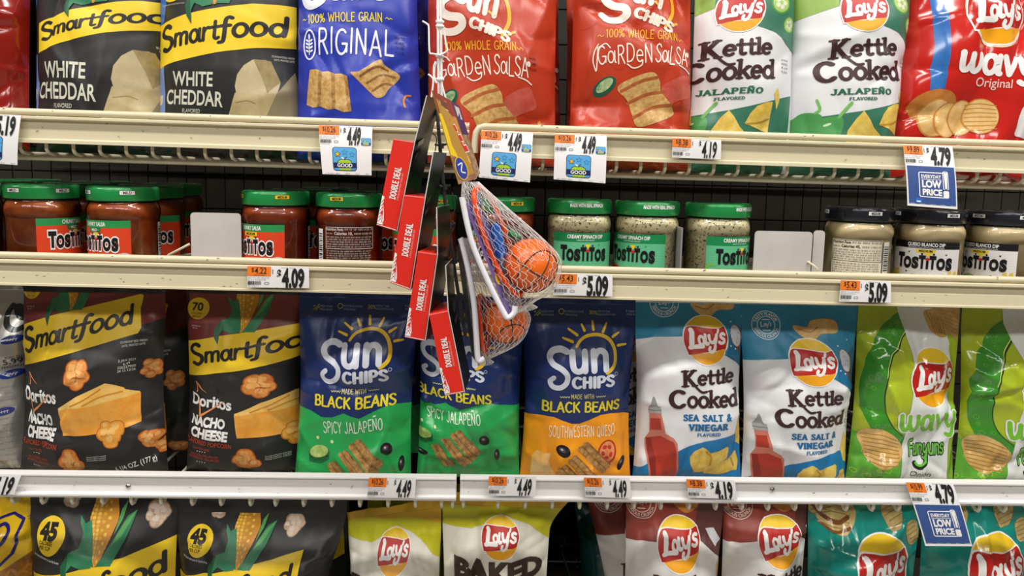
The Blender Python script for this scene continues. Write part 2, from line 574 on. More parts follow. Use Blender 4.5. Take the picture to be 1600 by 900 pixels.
fl = MB(); fl.box((-3, -3.6, -0.05), (3, BACK_Y + .06, 0.0), mat('#b9b2a5', 0.25, 0.5, 0, 'noise', '#aaa396', 8))
tag(fl.build('floor'), kind='structure')
bw = MB()
WB, WT = mat('#14110e', 0.7), mat('#2b2620', 0.6, 0.3, 0, 'noise', '#252019', 12)
bw.box((-1.5, BACK_Y + .004, 0.0), (1.5, BACK_Y + .03, 2.3), WB)
xs = np.arange(-1.45, 1.45, 0.0345)
for zz in np.arange(0.05, 2.2, 0.062):
    for xx in xs:
        bw.box((xx, BACK_Y, zz), (xx + .0325, BACK_Y + .006, zz + .0595), WT)
tag(bw.build('wall_back'), kind='structure')

UZ = lambda x: 1.3065 - 0.0077 * x          # top of the upper fence rod
MZ = lambda x: 1.1275 - 0.0060 * x
LZ = lambda x: 0.8400 + 0.0 * x
U_DECK = lambda x: UZ(x) - 0.0535
M_DECK = lambda x: MZ(x) - 0.0290
L_DECK = lambda x: LZ(x) - 0.0300
B_DECK = lambda x: 0.505 + 0.0 * x

def extrude(mb, prof, xa, xb, zf, m):
    """profile of (y, dz below zf) swept along x"""
    k = len(prof)
    V = []
    for x in (xa, xb):
        V += [(x, y, zf(x) - d) for y, d in prof]
    F = [(i, (i + 1) % k, k + (i + 1) % k, k + i) for i in range(k)]
    F += [tuple(range(k - 1, -1, -1)), tuple(range(k, 2 * k))]
    return mb.add(V, F, m)

def scuffs(mb, seed, xa, xb, zf, d0, d1, Y, n, cols):
    rs = random.Random(seed)
    for i in range(n):
        x = rs.uniform(xa, xb); z = zf(x) - rs.uniform(d0, d1)
        a = rs.uniform(-.3, .3); l = rs.uniform(.0005, .0022); w = rs.uniform(.0002, .0005)
        c, s = math.cos(a), math.sin(a)
        V = [(x - l * c + w * s, Y, z - l * s - w * c), (x + l * c + w * s, Y, z + l * s - w * c), (x + l * c * .6 - w * s, Y, z + l * s + w * c), (x - l * c - w * s, Y, z - l * s + w * c)]
        mb.add(V, [(0, 1, 2, 3)], rs.choice(cols))

DIRT = [mat('#6b6150', .8), mat('#8b8169', .8), mat('#57493a', .8)]
def shelf(name, label, level, xa, xb, wires, bend=False, seed=1):
    zf, dk = {'U': (UZ, U_DECK), 'M': (MZ, M_DECK), 'L': (LZ, L_DECK)}[level]
    t = thing(name, label, 'shelf', (0.5 * (xa + xb), 0.2, dk(0.5 * (xa + xb)) - .01), 'gondola shelves')
    ch = MB()
    if level == 'U':
        extrude(ch, [(-.006, .0095), (-.0075, .0105), (-.0075, .0130), (-.006, .0140), (-.001, .0145), (0, .0370), (-.004, .0385), (-.004, .0425), (.006, .0425), (.006, .0095)], xa, xb, zf, CREAM)
        scuffs(ch, seed, xa, xb, zf, .016, .036, -.0012, 26, DIRT)
    elif level == 'M':
        extrude(ch, [(-.006, .0095), (-.0075, .0105), (-.0075, .0135), (-.006, .0145), (-.001, .015), (-.001, .0245), (-.0025, .0255), (-.0025, .0400), (-.004, .0405), (-.004, .0430), (.006, .0430), (.006, .0095)], xa, xb, zf, CREAM)
        scuffs(ch, seed, xa, xb, zf, .026, .039, -.0027, 22, DIRT)
    else:
        extrude(ch, [(-.006, .0), (-.0065, .001), (-.0065, .0028), (-.001, .0036), (0, .015), (-.001, .0265), (-.0065, .0275), (-.0065, .0300), (-.003, .0305), (-.003, .0335), (.006, .0335), (.006, .0)], xa, xb, zf, ALU)
        scuffs(ch, seed, xa, xb, zf, .005, .026, -.0014, 24, DIRT + [mat('#b4b1ac', .6)] * 3)
    ch_o = ch.build('price_channel', t)
    if level in 'UM':
        rd = MB()
        pts = [(x, -.001, zf(x) - .0044) for x in np.linspace(xa, xb, 9)]
        if bend:
            z0 = zf(xa)
            pts = [(xa - .008, -.001, z0 - .038), (xa - .008, -.001, z0 - .020), (xa - .0065, -.001, z0 - .012), (xa - .003, -.001, z0 - .0065), (xa + .004, -.001, z0 - .0044)] + [(x, -.001, zf(x) - .0044) for x in np.linspace(xa + .01, xb, 8)]
        rd.tube(pts, .0043, CREAM, 10)
        scuffs(rd, seed + 9, xa + .02, xb, zf, .001, .004, -.0054, 8, DIRT)
        rd.build('fence_rail', t)
    if level == 'M':
        dkm = MB()
        extrude(dkm, [(.007, .029), (.007, .040), (.40, .040), (.40, .029)], xa, xb, zf, CREAM_W)
        dkm.build('deck', t)
    else:
        cb = MB()
        dz = zf(0) - dk(0)
        ys = (.030, .16, .30, .40) if level == 'U' else (.06, .18, .30, .40)
        for y in ys:
            cb.tube([(xa + .002, y, zf(xa) - dz - .0075), (xb - .002, y, zf(xb) - dz - .0075)], .0036 if level == 'U' else .0028, CREAM_W, 8)
        cb.build('cross_bar', t)
        for x in wires:
            w = MB()
            z = dk(x) - .0025
            if level == 'U':
                p = [(x, .40, z), (x, .10, z), (x, .022, z), (x, .012, z + .002), (x, .0085, z + .006), (x, .0085, z + .016)]
            else:
                p = [(x, .40, z), (x, .10, z), (x, .050, z - .002), (x, .024, z - .012), (x, .0165, z - .0165), (x, .0115, z - .016), (x, .0085, z - .011), (x, .0085, z - .001)]
            w.tube(p, .0023, WIREW if level == 'L' else CREAM_W, 8)
            w.build('deck_wire', t)
    if level == 'L':
        for px in ((200,) if xa < -.3 else (1207,)):
            q = at(px, 760 if px < 500 else 765, -.001)
            sc = MB()
            sc.lathe([(0.0, .0018), (.0024, .0014), (.0034, 0)], mat('#a9a8a5', .25, .5, .9), 16, (0, 0, 0))
            sc.box((-.0002, -.0022, .0016), (.0004, .0022, .0020), mat('#3c3a38', .6))
            sc.v = [(q[0] + v[0], q[1] - v[2], q[2] + v[1]) for v in sc.v]
            sc.build('rivet', ch_o)
    return t

wx = lambda pxs, y, Y=.01: [at(p, y, Y)[0] for p in pxs]
UL, UR = -0.80, 0.90
xU1, xU2 = at(733, 215)[0], at(752, 215)[0]
shelf('gondola_shelf', 'upper cream shelf section that carries the black popcorn bags and the blue chip bag', 'U', UL, xU1, wx([-30, 33, 74, 116, 157, 198, 239, 280, 321, 362, 402, 443, 484, 525, 563, 603, 644, 690], 235), seed=1)
shelf('gondola_shelf', 'upper cream shelf section under the red salsa chip bags, rail bent down at its end', 'U', xU2, UR, wx([848, 887, 925, 963, 1001, 1039, 1077, 1115, 1153, 1192, 1230, 1268, 1304, 1341, 1378, 1416, 1453, 1490, 1527, 1563, 1600, 1637], 258), bend=True, seed=2)
xM = at(735, 425)[0]
shelf('gondola_shelf', 'middle cream shelf section that carries the red salsa jars', 'M', UL, xM - .001, [], seed=3)
shelf('gondola_shelf', 'middle cream shelf section that carries the spinach and cheese dip jars', 'M', xM + .001, UR, [], seed=4)
xL1, xL2 = at(713, 760)[0], at(719, 760)[0]
shelf('gondola_shelf', 'lower white metal shelf section under the cheese popcorn bags', 'L', UL, xL1, wx([-30, 20, 66, 113, 160, 206, 252, 300, 345, 391, 430, 474, 518, 562, 606, 649, 690, 707], 785), seed=5)
shelf('gondola_shelf', 'lower white metal shelf section under the white kettle chip bags', 'L', xL2, UR, wx([724, 778, 821, 863, 906, 949, 991, 1033, 1077, 1119, 1160, 1201, 1243, 1282, 1323, 1364, 1405, 1447, 1489, 1530, 1571, 1612], 788), seed=6)
t = thing('base_shelf', 'broad base shelf under the bottom row of chip bags', 'shelf', (0, .2, .45), 'gondola shelves')
m_ = MB(); m_.box((UL, .0, .47), (UR, .41, .505), mat('#3a352c', .6), .003); m_.build('deck', t)
m_ = MB(); m_.box((UL, .01, .0), (UR, .40, .468), CREAM, .003); m_.build('kick_plate', t)

# ------------------------------------------------------------------ price tags
PAPER = mat('#eeedee', 0.28, 0.5)
INK = mat('#191818', 0.5)
INKG = mat('#6e6b6b', 0.6)
ORANGE = mat('#ef7d22', 0.45)
SKYB, NAVY, APPLE, STAR, WHITE = mat('#58a9de', .35), mat('#232c5c', .35), mat('#a9cf35', .4), mat('#f2b632', .4), mat('#f2f1f0', .4)

def rrect(x0, y0, x1, y1, r):
    P = []
    for cx, cy, a in ((x1 - r, y1 - r, 0), (x0 + r, y1 - r, 90), (x0 + r, y0 + r, 180), (x1 - r, y0 + r, 270)):
        P += arc(cx, cy, r, r, a, a + 90, 5)
    return P

def star(cx, cy, r, k=.45):
    return [(cx + (r if i % 2 == 0 else r * k) * math.sin(i * math.pi / 5), cy - (r if i % 2 == 0 else r * k) * math.cos(i * math.pi / 5)) for i in range(10)]

def good_logo(A, x, y, w, h, small=False):
    sx, sy = w / 38.0, h / 38.0
    X = lambda a: x + a * sx
    Yy = lambda b: y + b * sy
    pp = lambda pts: [(X(a), Yy(b)) for a, b in pts]
    A.poly(pp(rrect(0, 0, 38, 38, 5)), NAVY, 1)
    A.poly(pp(rrect(.9, .9, 37.1, 37.1, 4.4)), SKYB, 2)
    A.poly(pp([(7, 25.5), (8, 22), (12, 19.5), (17, 19.2), (19, 20), (22, 19), (26, 19.6), (29.5, 22), (31, 25.5)]), INK, 3)
    A.poly(pp([(8, 25.5), (9, 22.5), (12.4, 20.4), (17, 20.1), (19, 20.9), (22, 20), (25.6, 20.5), (28.6, 22.6), (30, 25.5)]), APPLE, 4)
    A.poly(pp([(.9, 25), (37.1, 25), (37.1, 33.5), (.9, 33.5)]), NAVY, 4)
    A.poly(pp([(1.2, 33.5), (36.8, 33.5), (35.4, 36.6), (2.6, 36.6)]), SKYB, 3)
    A.poly(pp([(9, 34), (29, 33.5), (28, 37), (11, 37)]), APPLE, 4)
    A.poly(pp([(18.5, 19.5), (14.5, 18.6), (13.6, 15.6), (17, 16.6)]), PAPER, 5)
    A.line(pp([(19, 20), (20, 17.5), (22.5, 15.5)]), .9 * sx, INK, 5)
    A.poly(pp(star(8, 11.5, 5.6)), INK, 4)
    A.poly(pp(star(8, 11.5, 4.3)), STAR, 5)
    if not small:
        for cx, cy in ((19.5, 8), (31, 11.5)):
            A.line(pp(star(cx, cy, 4.6)), .45, mat('#2f7fbb', .4), 4, sm=False, closed=True)
    A.text('GOOD', (X(7), Yy(32)), (X(31), Yy(32)), 5.4 * sy, WHITE, 6, bold=.03)

def barcode(A, x, y, w, h, seed, m=None, layer=2, ver=False):
    rs = random.Random(seed)
    p = 0.0
    L = h if ver else w
    while p < L:
        b = rs.choice((.4, .7, 1.1)) * L / 22
        if ver:
            A.poly([(x, y + p), (x + w, y + p), (x + w, y + min(L, p + b)), (x, y + min(L, p + b))], m or INK, layer)
        else:
            A.poly([(x + p, y), (x + min(L, p + b), y), (x + min(L, p + b), y + h), (x + p, y + h)], m or INK, layer)
        p += b + rs.choice((.5, .8)) * L / 22

def microtext(A, x, y, w, h, seed, m, layer=3):
    """a line of print too small to read: word-length dashes of letter strokes"""
    rs = random.Random(seed)
    p = 0.0
    while p < w - h:
        l = min(w - p, rs.uniform(1.6, 4.5) * h)
        k = max(2, int(l / (h * .62)))
        for i in range(k):
            xx = x + p + l * i / k
            ww = l / k * .62
            if rs.random() < .5:
                A.poly([(xx, y), (xx + ww * .45, y), (xx + ww * .45, y + h), (xx, y + h)], m, layer)
            else:
                A.poly([(xx, y), (xx + ww, y), (xx + ww, y + h * .35), (xx, y + h * .35)], m, layer)
                A.poly([(xx, y + h * .65), (xx + ww, y + h * .65), (xx + ww, y + h), (xx, y + h)], m, layer)
        p += l + h * .55

def price_art(w, unit, price, seed, kind='plain', big=False):
    A = Art()
    ph = 33.0
    A.poly([(0, .8), (30.5, .8), (30.5, 15.5), (0, 15.5)], ORANGE, 1)
    A.text('$', (5.4, 9.0), (8.6, 9.0), 6.4, INK, 3)
    A.text(unit, (9.6, 11.6), (25.0, 11.6), 8.8, INK, 3, bold=.006)
    A.text('PER POUND', (9, 14.7), (23, 14.7), 1.5, INK, 3)
    A.text('UNIT PRICE', (9, 2.4), (22, 2.4), 1.2, INK, 3)
    microtext(A, 1, 17.2, 29, 1.5, seed, INKG, 2)
    microtext(A, 1, 20.2, 24, 1.5, seed + 1, INKG, 2)
    barcode(A, 1, 23.0, 17, 5.8, seed + 2)
    microtext(A, 1, 29.9, 14, 1.2, seed + 3, INKG, 2)
    A.line(rrect(22.5, 25, 28, 28, .5), .5, INK, 2, sm=False, closed=True)
    for i in range(3):
        A.poly([(32.2, 5 + i * 2.4), (33.4, 5 + i * 2.4), (33.4, 6.6 + i * 2.4), (32.2, 6.6 + i * 2.4)], INK, 2)
    A.text('RETAIL PRICE', (44, 2.6), (62, 2.6), 1.1, INK, 2)
    if big:
        A.text('$', (38.5, 17), (44, 17), 12, INK, 3, bold=.03)
        A.text(price, (45, 31.5), (w - 6, 31.5), 27, INK, 3, bold=.045)
    else:
        if kind == 'plain':
            A.text('$', (43.5, 13), (47, 13), 9, INK, 3, bold=.03)
            A.text(price, (48, 30.8), (72, 30.8), 26, INK, 3, bold=.03, shear=.05)
        else:
            A.text('$', (36.5, 13), (40.5, 13), 9, INK, 3, bold=.03)
            A.text(price, (41.5, 30.0), (62 if kind == 'good' else w - 6, 30.0), 26, INK, 3, bold=.045, shear=.06)
    if kind == 'good':
        if not big: good_logo(A, 63.5, 19, 15, 12.5, True)
        good_logo(A, 18.5, 35, 38, 38)
        for i, x in enumerate((5, 13, 22, 38, 54, 70)):
            microtext(A, x, 76.6, 7, 1.3, seed + 20 + i, INK, 2)
    if kind == 'low':
        B = mat('#3c5896', .4, .5, 0, 'noise', '#344f8c', 300)
        A.poly([(2.0, 34), (w - 2, 34), (w - 2.2, 95), (2.4, 95)], B, 1)
        A.line(rrect(20, 44, 61, 83, 2.5), 1.5, WHITE, 2, sm=False, closed=True)
        A.poly(rrect(58, 41, 67, 71, 3), WHITE, 2)
        A.poly(rrect(59.3, 42.3, 65.7, 70, 2.4), B, 3)
        A.poly([(59.6, 43.2), (65.4, 43.2), (64.0, 69), (61.0, 69)], WHITE, 4)
        A.poly(rrect(58, 71.5, 67, 83.5, 2.6), WHITE, 2)
        A.poly(rrect(57.0, 70.0, 68, 71.7, .5), B, 3)
        A.text('EVERYDAY', (23.5, 53), (55.5, 53), 5.2, WHITE, 3, bold=.03)
        A.line([(23.5, 55), (55.5, 55)], .8, WHITE, 3)
        A.text('LOW', (24, 67.5), (55.5, 67.5), 10.5, WHITE, 3, bold=.05)
        A.text('PRICE', (24.5, 79.8), (56, 79.8), 9, WHITE, 3, bold=.045)
        if seed % 2 == 0:
            A.poly(rrect(13, 86, 23, 93.5, 2), mat('#2f6fd0', .4), 2)
            A.poly([(14.5, 90), (21, 90), (21, 92), (14.5, 92)], WHITE, 3)
        for i in range(5):
            microtext(A, 5 + i * 16, 94.0, 8, 1.2, seed + 30 + i, WHITE, 2)
    return A

def price_tag(quad, unit, price, label, group, kind='plain', big=False, seed=1, Y=-.0085, kick=0.0, lh=None):
    """quad: TL, TR, BR, BL as seen; a paper label in the shelf channel"""
    w = 80.0
    h = lh or {'plain': 33.0, 'good': 79.0, 'low': 99.0}[kind]
    Yt = lambda v: Y - kick * v
    Q = [at(q[0], q[1], Yt(v)) for q, v in zip(quad, (0, 0, 1, 1))]
    TL, TR, BR, BL = Q
    n = np.cross(TR - TL, BL - TL); n /= np.linalg.norm(n)
    if n[1] > 0: n = -n
    def fn(P):
        u, v = P[:, 0:1] / w, P[:, 1:2] / h
        base = (TL * (1 - u) + TR * u) * (1 - v) + (BL * (1 - u) + BR * u) * v
        return base + n * (0.0022 * np.sin(np.pi * np.clip(v, 0, 1)) * (1 if kind != 'plain' else .2))
    mb = MB()
    ku, kv = 5, 12
    G = fn(np.array([(w * i / ku, h * j / kv) for j in range(kv + 1) for i in range(ku + 1)]))
    F = [(j * (ku + 1) + i, j * (ku + 1) + i + 1, (j + 1) * (ku + 1) + i + 1, (j + 1) * (ku + 1) + i) for j in range(kv) for i in range(ku)]
    nb = len(G)
    th = .0005
    edge = [i for i in range(ku + 1)] + [j * (ku + 1) + ku for j in range(1, kv + 1)] + [kv * (ku + 1) + i for i in range(ku - 1, -1, -1)] + [j * (ku + 1) for j in range(kv - 1, 0, -1)]
    F2 = F + [tuple(nb + i for i in reversed(f)) for f in F] + [(edge[i], nb + edge[i], nb + edge[(i + 1) % len(edge)], edge[(i + 1) % len(edge)]) for i in range(len(edge))]
    mb.add(np.concatenate([G, G - n * th]), F2, PAPER)
    A = price_art(w, unit, price, seed, kind, big)
    for T, m, l in A.items:
        for j in range(1, kv):
            T = split(T, 1, h * j / kv)
        V = fn(T.reshape(-1, 2)) + n * (.00016 * (l + 1))
        mb.add(V, np.arange(len(V)).reshape(-1, 3).tolist(), m)
    o = mb.build('price_tag')
    return tag(o, label, 'price tag', group)

GT = 'shelf price tags'
price_tag([(-49, 176), (33, 180), (27, 258), (-53, 252)], '11.20', '5.19', 'white 5.19 tag cut off at the left end of the upper shelf', GT, 'good', seed=11, big=True)
price_tag([(498, 195), (582, 198), (580.5, 274), (504, 272)], '10.26', '4.49', 'white 4.49 tag with green apple logo below the blue original chip bag', GT, 'good', seed=12, kick=.006)
price_tag([(753, 203), (833, 208), (828, 285), (748, 277)], '10.26', '4.49', 'wrinkled white 4.49 apple logo tag beside the bent end of the shelf rail', GT, 'good', seed=13, kick=.006)
price_tag([(867, 209), (948, 212), (946, 286.5), (865, 280)], '10.26', '4.49', 'white 4.49 apple logo tag under the crumpled red salsa chip bag', GT, 'good', seed=14, kick=.005)
price_tag([(1051, 215), (1127, 219), (1126, 249), (1050, 246)], '8.38', '4.19', 'small white 4.19 tag under the green jalapeno bags of the upper shelf', GT, seed=15)
price_tag([(1411, 226), (1488, 229), (1496, 327), (1418, 321)], '9.89', '4.79', 'blue everyday low price sign hanging under the red wavy chip bag', GT, 'low', seed=16, kick=.012)
price_tag([(387, 415), (483, 417.5), (483, 450), (386, 449)], '4.22', '4.09', 'wide white 4.09 tag below the salsa jars', GT, big=True, seed=17)
price_tag([(868, 427), (957, 429), (957, 463), (864, 461)], '5.43', '5.09', 'white 5.09 tag under the spinach dip jars', GT, big=True, seed=18)
price_tag([(1314, 437), (1392, 440), (1392, 473), (1311, 471)], '5.43', '5.09', 'white 5.09 tag under the cheese dip jars', GT, big=True, seed=19)
price_tag([(-51, 742), (33, 743), (22, 773), (-58, 772)], '11.20', '5.19', 'slanted white 5.19 tag cut by the left edge of the lower shelf', GT, big=True, seed=20)
price_tag([(577, 745.5), (650, 746.5), (648, 778.5), (573, 777)], '10.26', '4.49', 'white 4.49 tag left of the joint in the lower shelf', GT, seed=21)
price_tag([(764, 743.5), (838, 745), (836.5, 775.5), (763, 774.5)], '10.26', '4.49', 'white 4.49 tag just past the joint of the lower shelf', GT, seed=22)
price_tag([(912, 745.5), (984, 747), (987, 778.5), (915, 776.5)], '10.26', '4.49', 'white 4.49 tag under the orange queso chip bag', GT, seed=23)
price_tag([(1072, 748), (1148, 750.5), (1152, 780), (1076, 777.5)], '8.38', '4.19', 'white 4.19 tag under the sea salt and vinegar bag of the lower shelf', GT, big=True, seed=24)
price_tag([(1415, 753), (1489, 755), (1519, 853.5), (1446, 853)], '10.99', '4.79', 'tilted blue everyday low price sign over the teal chip bags', GT, 'low', seed=25, kick=.012)
# ------------------------------------------------------------------ jars
JR = 0.0440
PROF = [(.0, .0), (.038, .0), (.0425, .0025), (.0440, .007), (.0440, .0695), (.0444, .0715), (.0450, .0738), (.0454, .0765), (.0455, .0795), (.04525, .0825), (.0446, .0853), (.0436, .0878), (.0425, .0898), (.0416, .0916), (.0412, .0935), (.0412, .0975)]
LIDP = [(.0405, .0945), (.0437, .0945), (.0442, .0955), (.0442, .1080), (.0437, .1110), (.0420, .1125), (.0405, .1120), (.038, .1112), (.0, .1112)]
GRN_LID = mat('#1f8a45', .22, .5, 0, coat=.3)
DK_LID = mat('#20222a', .2, .5, 0, coat=.4)
SALSA = mat('#b04a1a', .3, .5, 0, 'noise', '#cc6c2a', 55)
SALSA_D = mat('#9c3a18', .3, .5, 0, 'noise', '#b8521f', 55)
SPIN = mat('#fff3c9', .45, .4, 0, 'fleck', '#5a6030', 260)
QUESO = mat('#fdeabc', .4, .4, 0, 'noise', '#f6e0ae', 14)
BLK = mat('#171517', .35)
WH = mat('#eeeeec', .35)
RED = mat('#dd4420', .35)
HGRN = mat('#2c8f4c', .35)
YEL = mat('#f0cf2c', .35)

def leafy(A, x, y, s, m, layer=3):
    for a in range(5):
        t = math.radians(72 * a + 10)
        A.poly([(x, y), (x + s * math.cos(t + .25) * .5, y + s * math.sin(t + .25) * .5), (x + s * math.cos(t), y + s * math.sin(t)), (x + s * math.cos(t - .25) * .5, y + s * math.sin(t - .25) * .5)], m, layer)

def tostitos(A, x0, x1, y, h, outline, layer=5):
    """snack logo lettering: two figures over a bowl between the letters"""
    w = x1 - x0
    L = [('T', .00, .135, 1.12), ('O', .125, .27, .88), ('S', .275, .395, .88), ('T', .395, .505, 1.0), ('I', .515, .555, .62), ('T', .565, .675, 1.0), ('O', .68, .83, .88), ('S', .84, .96, .92)]
    off = [(0, -.1), (0, 0), (0, -.02), (0, -.06), (0, 0), (0, -.06), (0, .02), (0, .06)]
    for (c, a, b, hh), (_, dy) in zip(L, off):
        A.text(c, (x0 + a * w, y + dy * h * .6), (x0 + b * w, y + dy * h * .6), h * hh * .95, BLK, layer, bold=.075, outline=outline, ow=.085)
    X = lambda t: x0 + t * w
    A.poly([(X(.48), y - h * 1.32), (X(.59), y - h * 1.32), (X(.535), y - h * .92)], YEL, layer + 1)
    A.ell(X(.44), y - h * 1.20, w * .018, w * .018, BLK, layer + 1)
    A.ell(X(.63), y - h * 1.20, w * .018, w * .018, BLK, layer + 1)
    A.ell(X(.535), y - h * .78, w * .034, h * .12, mat('#c8202c', .35), layer + 1)

def label_art(kind, heat):
    A = Art()
    hw = 47.0 if kind != 'queso' else 46.0
    tab = None
    if kind == 'salsa':
        A.poly([(-hw, 0), (hw, 0), (hw, 66), (-hw, 66)], RED, 0)
        A.poly([(-hw, 0), (hw, 0), (hw, 9.5), (-hw, 9.5)], HGRN, 1)
        A.text('CHUNKY SALSA', (-17, 7.4), (17, 7.4), 5, WH, 2, bold=.03)
        if heat == 'MILD':
            A.poly([(-11, 9.5), (11, 9.5), (9, 15.5), (-9, 15.5)], mat('#24743e', .35), 2)
            A.text('\u00b7 MILD \u00b7', (-7, 14), (7, 14), 3.2, WH, 3, bold=.03)
        else:
            A.poly([(-11, 10), (11, 10), (11, 15), (-11, 15)], YEL, 2)
            A.text('MEDIUM', (-8, 14), (8, 14), 3.1, BLK, 3, bold=.03)
        for i, (x, y) in enumerate(((-26, 14), (24, 17), (-34, 22), (31, 13))):
            A.poly([(x, y), (x + 2.4, y), (x + 1.2, y + 2)], HGRN if i % 2 else mat('#7a8a2a', .4), 2)
        tm = mat('#c02a20', .3)
        for x, y, r in ((-36, 52, 9), (-20, 58, 8), (33, 52, 9), (14, 60, 9)):
            A.ell(x, y, r, r * .8, tm, 2)
            leafy(A, x, y - r * .6, 5, mat('#5b7a2a', .4), 3)
        A.ell(4, 56, 8, 6, mat('#7d9a3c', .4), 2)
        A.ell(38, 48, 9, 6, mat('#cfcac4', .4), 2)
        tostitos(A, -34, 35, 38, 17, WH)
    elif kind == 'spinach':
        A.poly([(-hw, 0), (hw, 0), (hw, 66), (-hw, 66)], mat('#5fb98a', .35), 0)
        A.poly([(-hw, 0), (hw, 0), (hw, 12), (-hw, 12)], mat('#17834a', .35), 1)
        A.text('CREAMY SPINACH DIP', (-25, 7.2), (25, 7.2), 4.6, WH, 2, bold=.03)
        A.text('MADE WITH REAL SPINACH', (-12, 10.4), (12, 10.4), 1.6, WH, 2)
        ln = mat('#8ad2ab', .4)
        for i in range(26):
            a = math.radians(i * 360 / 26)
            A.line([(math.cos(a) * 14, 30 + math.sin(a) * 9), (math.cos(a) * 44, 30 + math.sin(a) * 16)], .35, ln, 1)
        for x, y in ((18, 15), (-10, 47), (24, 44)):
            A.poly([(x, y), (x + 3, y), (x + 1.5, y + 2.6)], HGRN, 2)
        A.poly([(-46, 60), (-40, 46), (-30, 43), (-16, 47), (-10, 58), (-14, 66), (-44, 66)], mat('#c8322a', .3), 2, True)
        A.line([(-46, 44), (-42, 38), (-36, 38)], 2.6, mat('#7fb93a', .35), 2)
        A.ell(30, 58, 11, 8, mat('#d8d6d0', .4), 2)
        tostitos(A, -34, 35, 36, 16, None)
    else:
        A.poly([(-hw, 0), (hw, 0), (hw, 66), (-hw, 66)], mat('#e3e1df', .35), 0)
        A.poly([(-hw, 0), (hw, 0), (hw, 9.5), (-hw, 9.5)], BLK, 1)
        A.text('QUESO BLANCO DIP', (-23, 6.2), (23, 6.2), 4.4, WH, 2, bold=.03)
        A.text('NATURALLY AND ARTIFICIALLY FLAVORED', (-22, 8.8), (22, 8.8), 1.4, WH, 2)
        A.poly([(-12, 10.6), (12, 10.6), (11, 15.4), (-11, 15.4)], YEL, 2)
        A.text('MEDIUM', (-8, 14.2), (8, 14.2), 3.0, BLK, 3, bold=.03)
        ln = mat('#cfcdcb', .4)
        for i in range(26):
            a = math.radians(i * 360 / 26)
            A.line([(math.cos(a) * 14, 30 + math.sin(a) * 9), (math.cos(a) * 44, 30 + math.sin(a) * 16)], .35, ln, 1)
        for x, y in ((-22, 14), (24, 16), (-24, 41), (15, 44)):
            A.poly([(x, y), (x + 3, y), (x + 1.5, y + 2.6)], BLK, 2)
        ch = mat('#e3c65c', .4, .4, 0, 'noise', '#d3ae44', 120)
        for x in (-44, -37, 32, 40):
            A.poly([(x - 7, 62), (x - 2, 40), (x + 2, 38), (x + 8, 62)], ch, 2)
        A.line([(-22, 50), (-12, 47), (-2, 50)], 5, mat('#86a866', .35), 2)
        A.poly([(4, 52), (10, 46), (20, 45), (26, 52), (18, 60), (8, 60)], mat('#c83a2e', .3), 2, True)
        tostitos(A, -36, 37, 36, 16, None)
    return A

def back_art(kind, seed):
    A = Art()
    ink = INK if kind == 'queso' else mat('#c9c3bd', .5)
    pw = 34.0
    if kind == 'queso':
        A.poly([(-pw, 0), (pw - 0, 0), (pw - 0, 52), (-pw, 52)], mat('#e2d9c2', .4), 0)
        A.poly([(pw + 2, 2), (pw + 13, 2), (pw + 13, 46), (pw + 2, 46)], mat('#e8e4da', .4), 0)
        barcode(A, pw + 3, 8, 9, 34, seed, ink, 1, True)
        A.poly([(-pw, 52), (pw, 52), (pw, 60), (-pw, 60)], mat('#d9a06a', .4), 0)
        A.ell(2, 55, 6, 2.6, mat('#d94a22', .4), 2)
    else:
        A.poly([(-pw - 15, 4), (-pw - 5, 4), (-pw - 5, 60), (-pw - 15, 60)], WH, 0)
        barcode(A, -pw - 14, 10, 8, 46, seed, INK, 1, True)
    A.line([(-pw + 1, 1), (pw - 1, 1), (pw - 1, 29), (-pw + 1, 29)], .7, ink, 1, sm=False, closed=True)
    A.text('Nutrition Facts', (-pw + 2, 5.2), (-8, 5.2), 3.4, ink, 2, bold=.03)
    microtext(A, -6, 2.4, pw + 4, 2.2, seed, ink)
    A.text('Calories 10,' if kind != 'queso' else 'Calories 45,', (-20, 10.6), (4, 10.6), 3.6, ink, 2, bold=.03)
    microtext(A, 6, 8.0, pw - 8, 2.2, seed + 1, ink)
    microtext(A, -pw + 2, 8.4, 10, 1.8, seed + 2, ink)
    for i in range(5):
        microtext(A, -pw + 2, 13 + i * 3.1, 2 * pw - 5, 1.7, seed + 3 + i, ink)
    for i in range(6):
        microtext(A, -pw + 2, 31.5 + i * 3.0, 2 * pw - 6 - (i == 5) * 20, 1.6, seed + 13 + i, ink)
    if kind != 'queso':
        for i in range(3):
            microtext(A, -pw + 2, 51 + i * 3.2, 26, 1.8, seed + 23 + i, ink)
        A.ell(6, 53, 3.4, 1.6, mat('#d98a22', .4), 2)
    return A

def wrap_art(mb, A, c, r, ztop, ang0, step=4.0):
    for T, m, l in A.items:
        x0, x1 = T[:, :, 0].min(), T[:, :, 0].max()
        T = np.concatenate([T, np.repeat(lift(len(T)), 3).reshape(-1, 3, 1)], 2)
        for xv in np.arange(math.floor(x0 / step) * step, x1, step):
            T = split(T, 0, xv)
        P = T.reshape(-1, 3)
        a = ang0 + P[:, 0] * .001 / r
        rr = (r + .00012 * (l + 1) + P[:, 2])[:, None]
        n = np.stack([np.sin(a), -np.cos(a), 0 * a], 1)
        V = np.array(c) + n * rr
        V[:, 2] = c[2] + ztop - P[:, 1] * .001
        mb.add(V, facing(V, n), m, n)

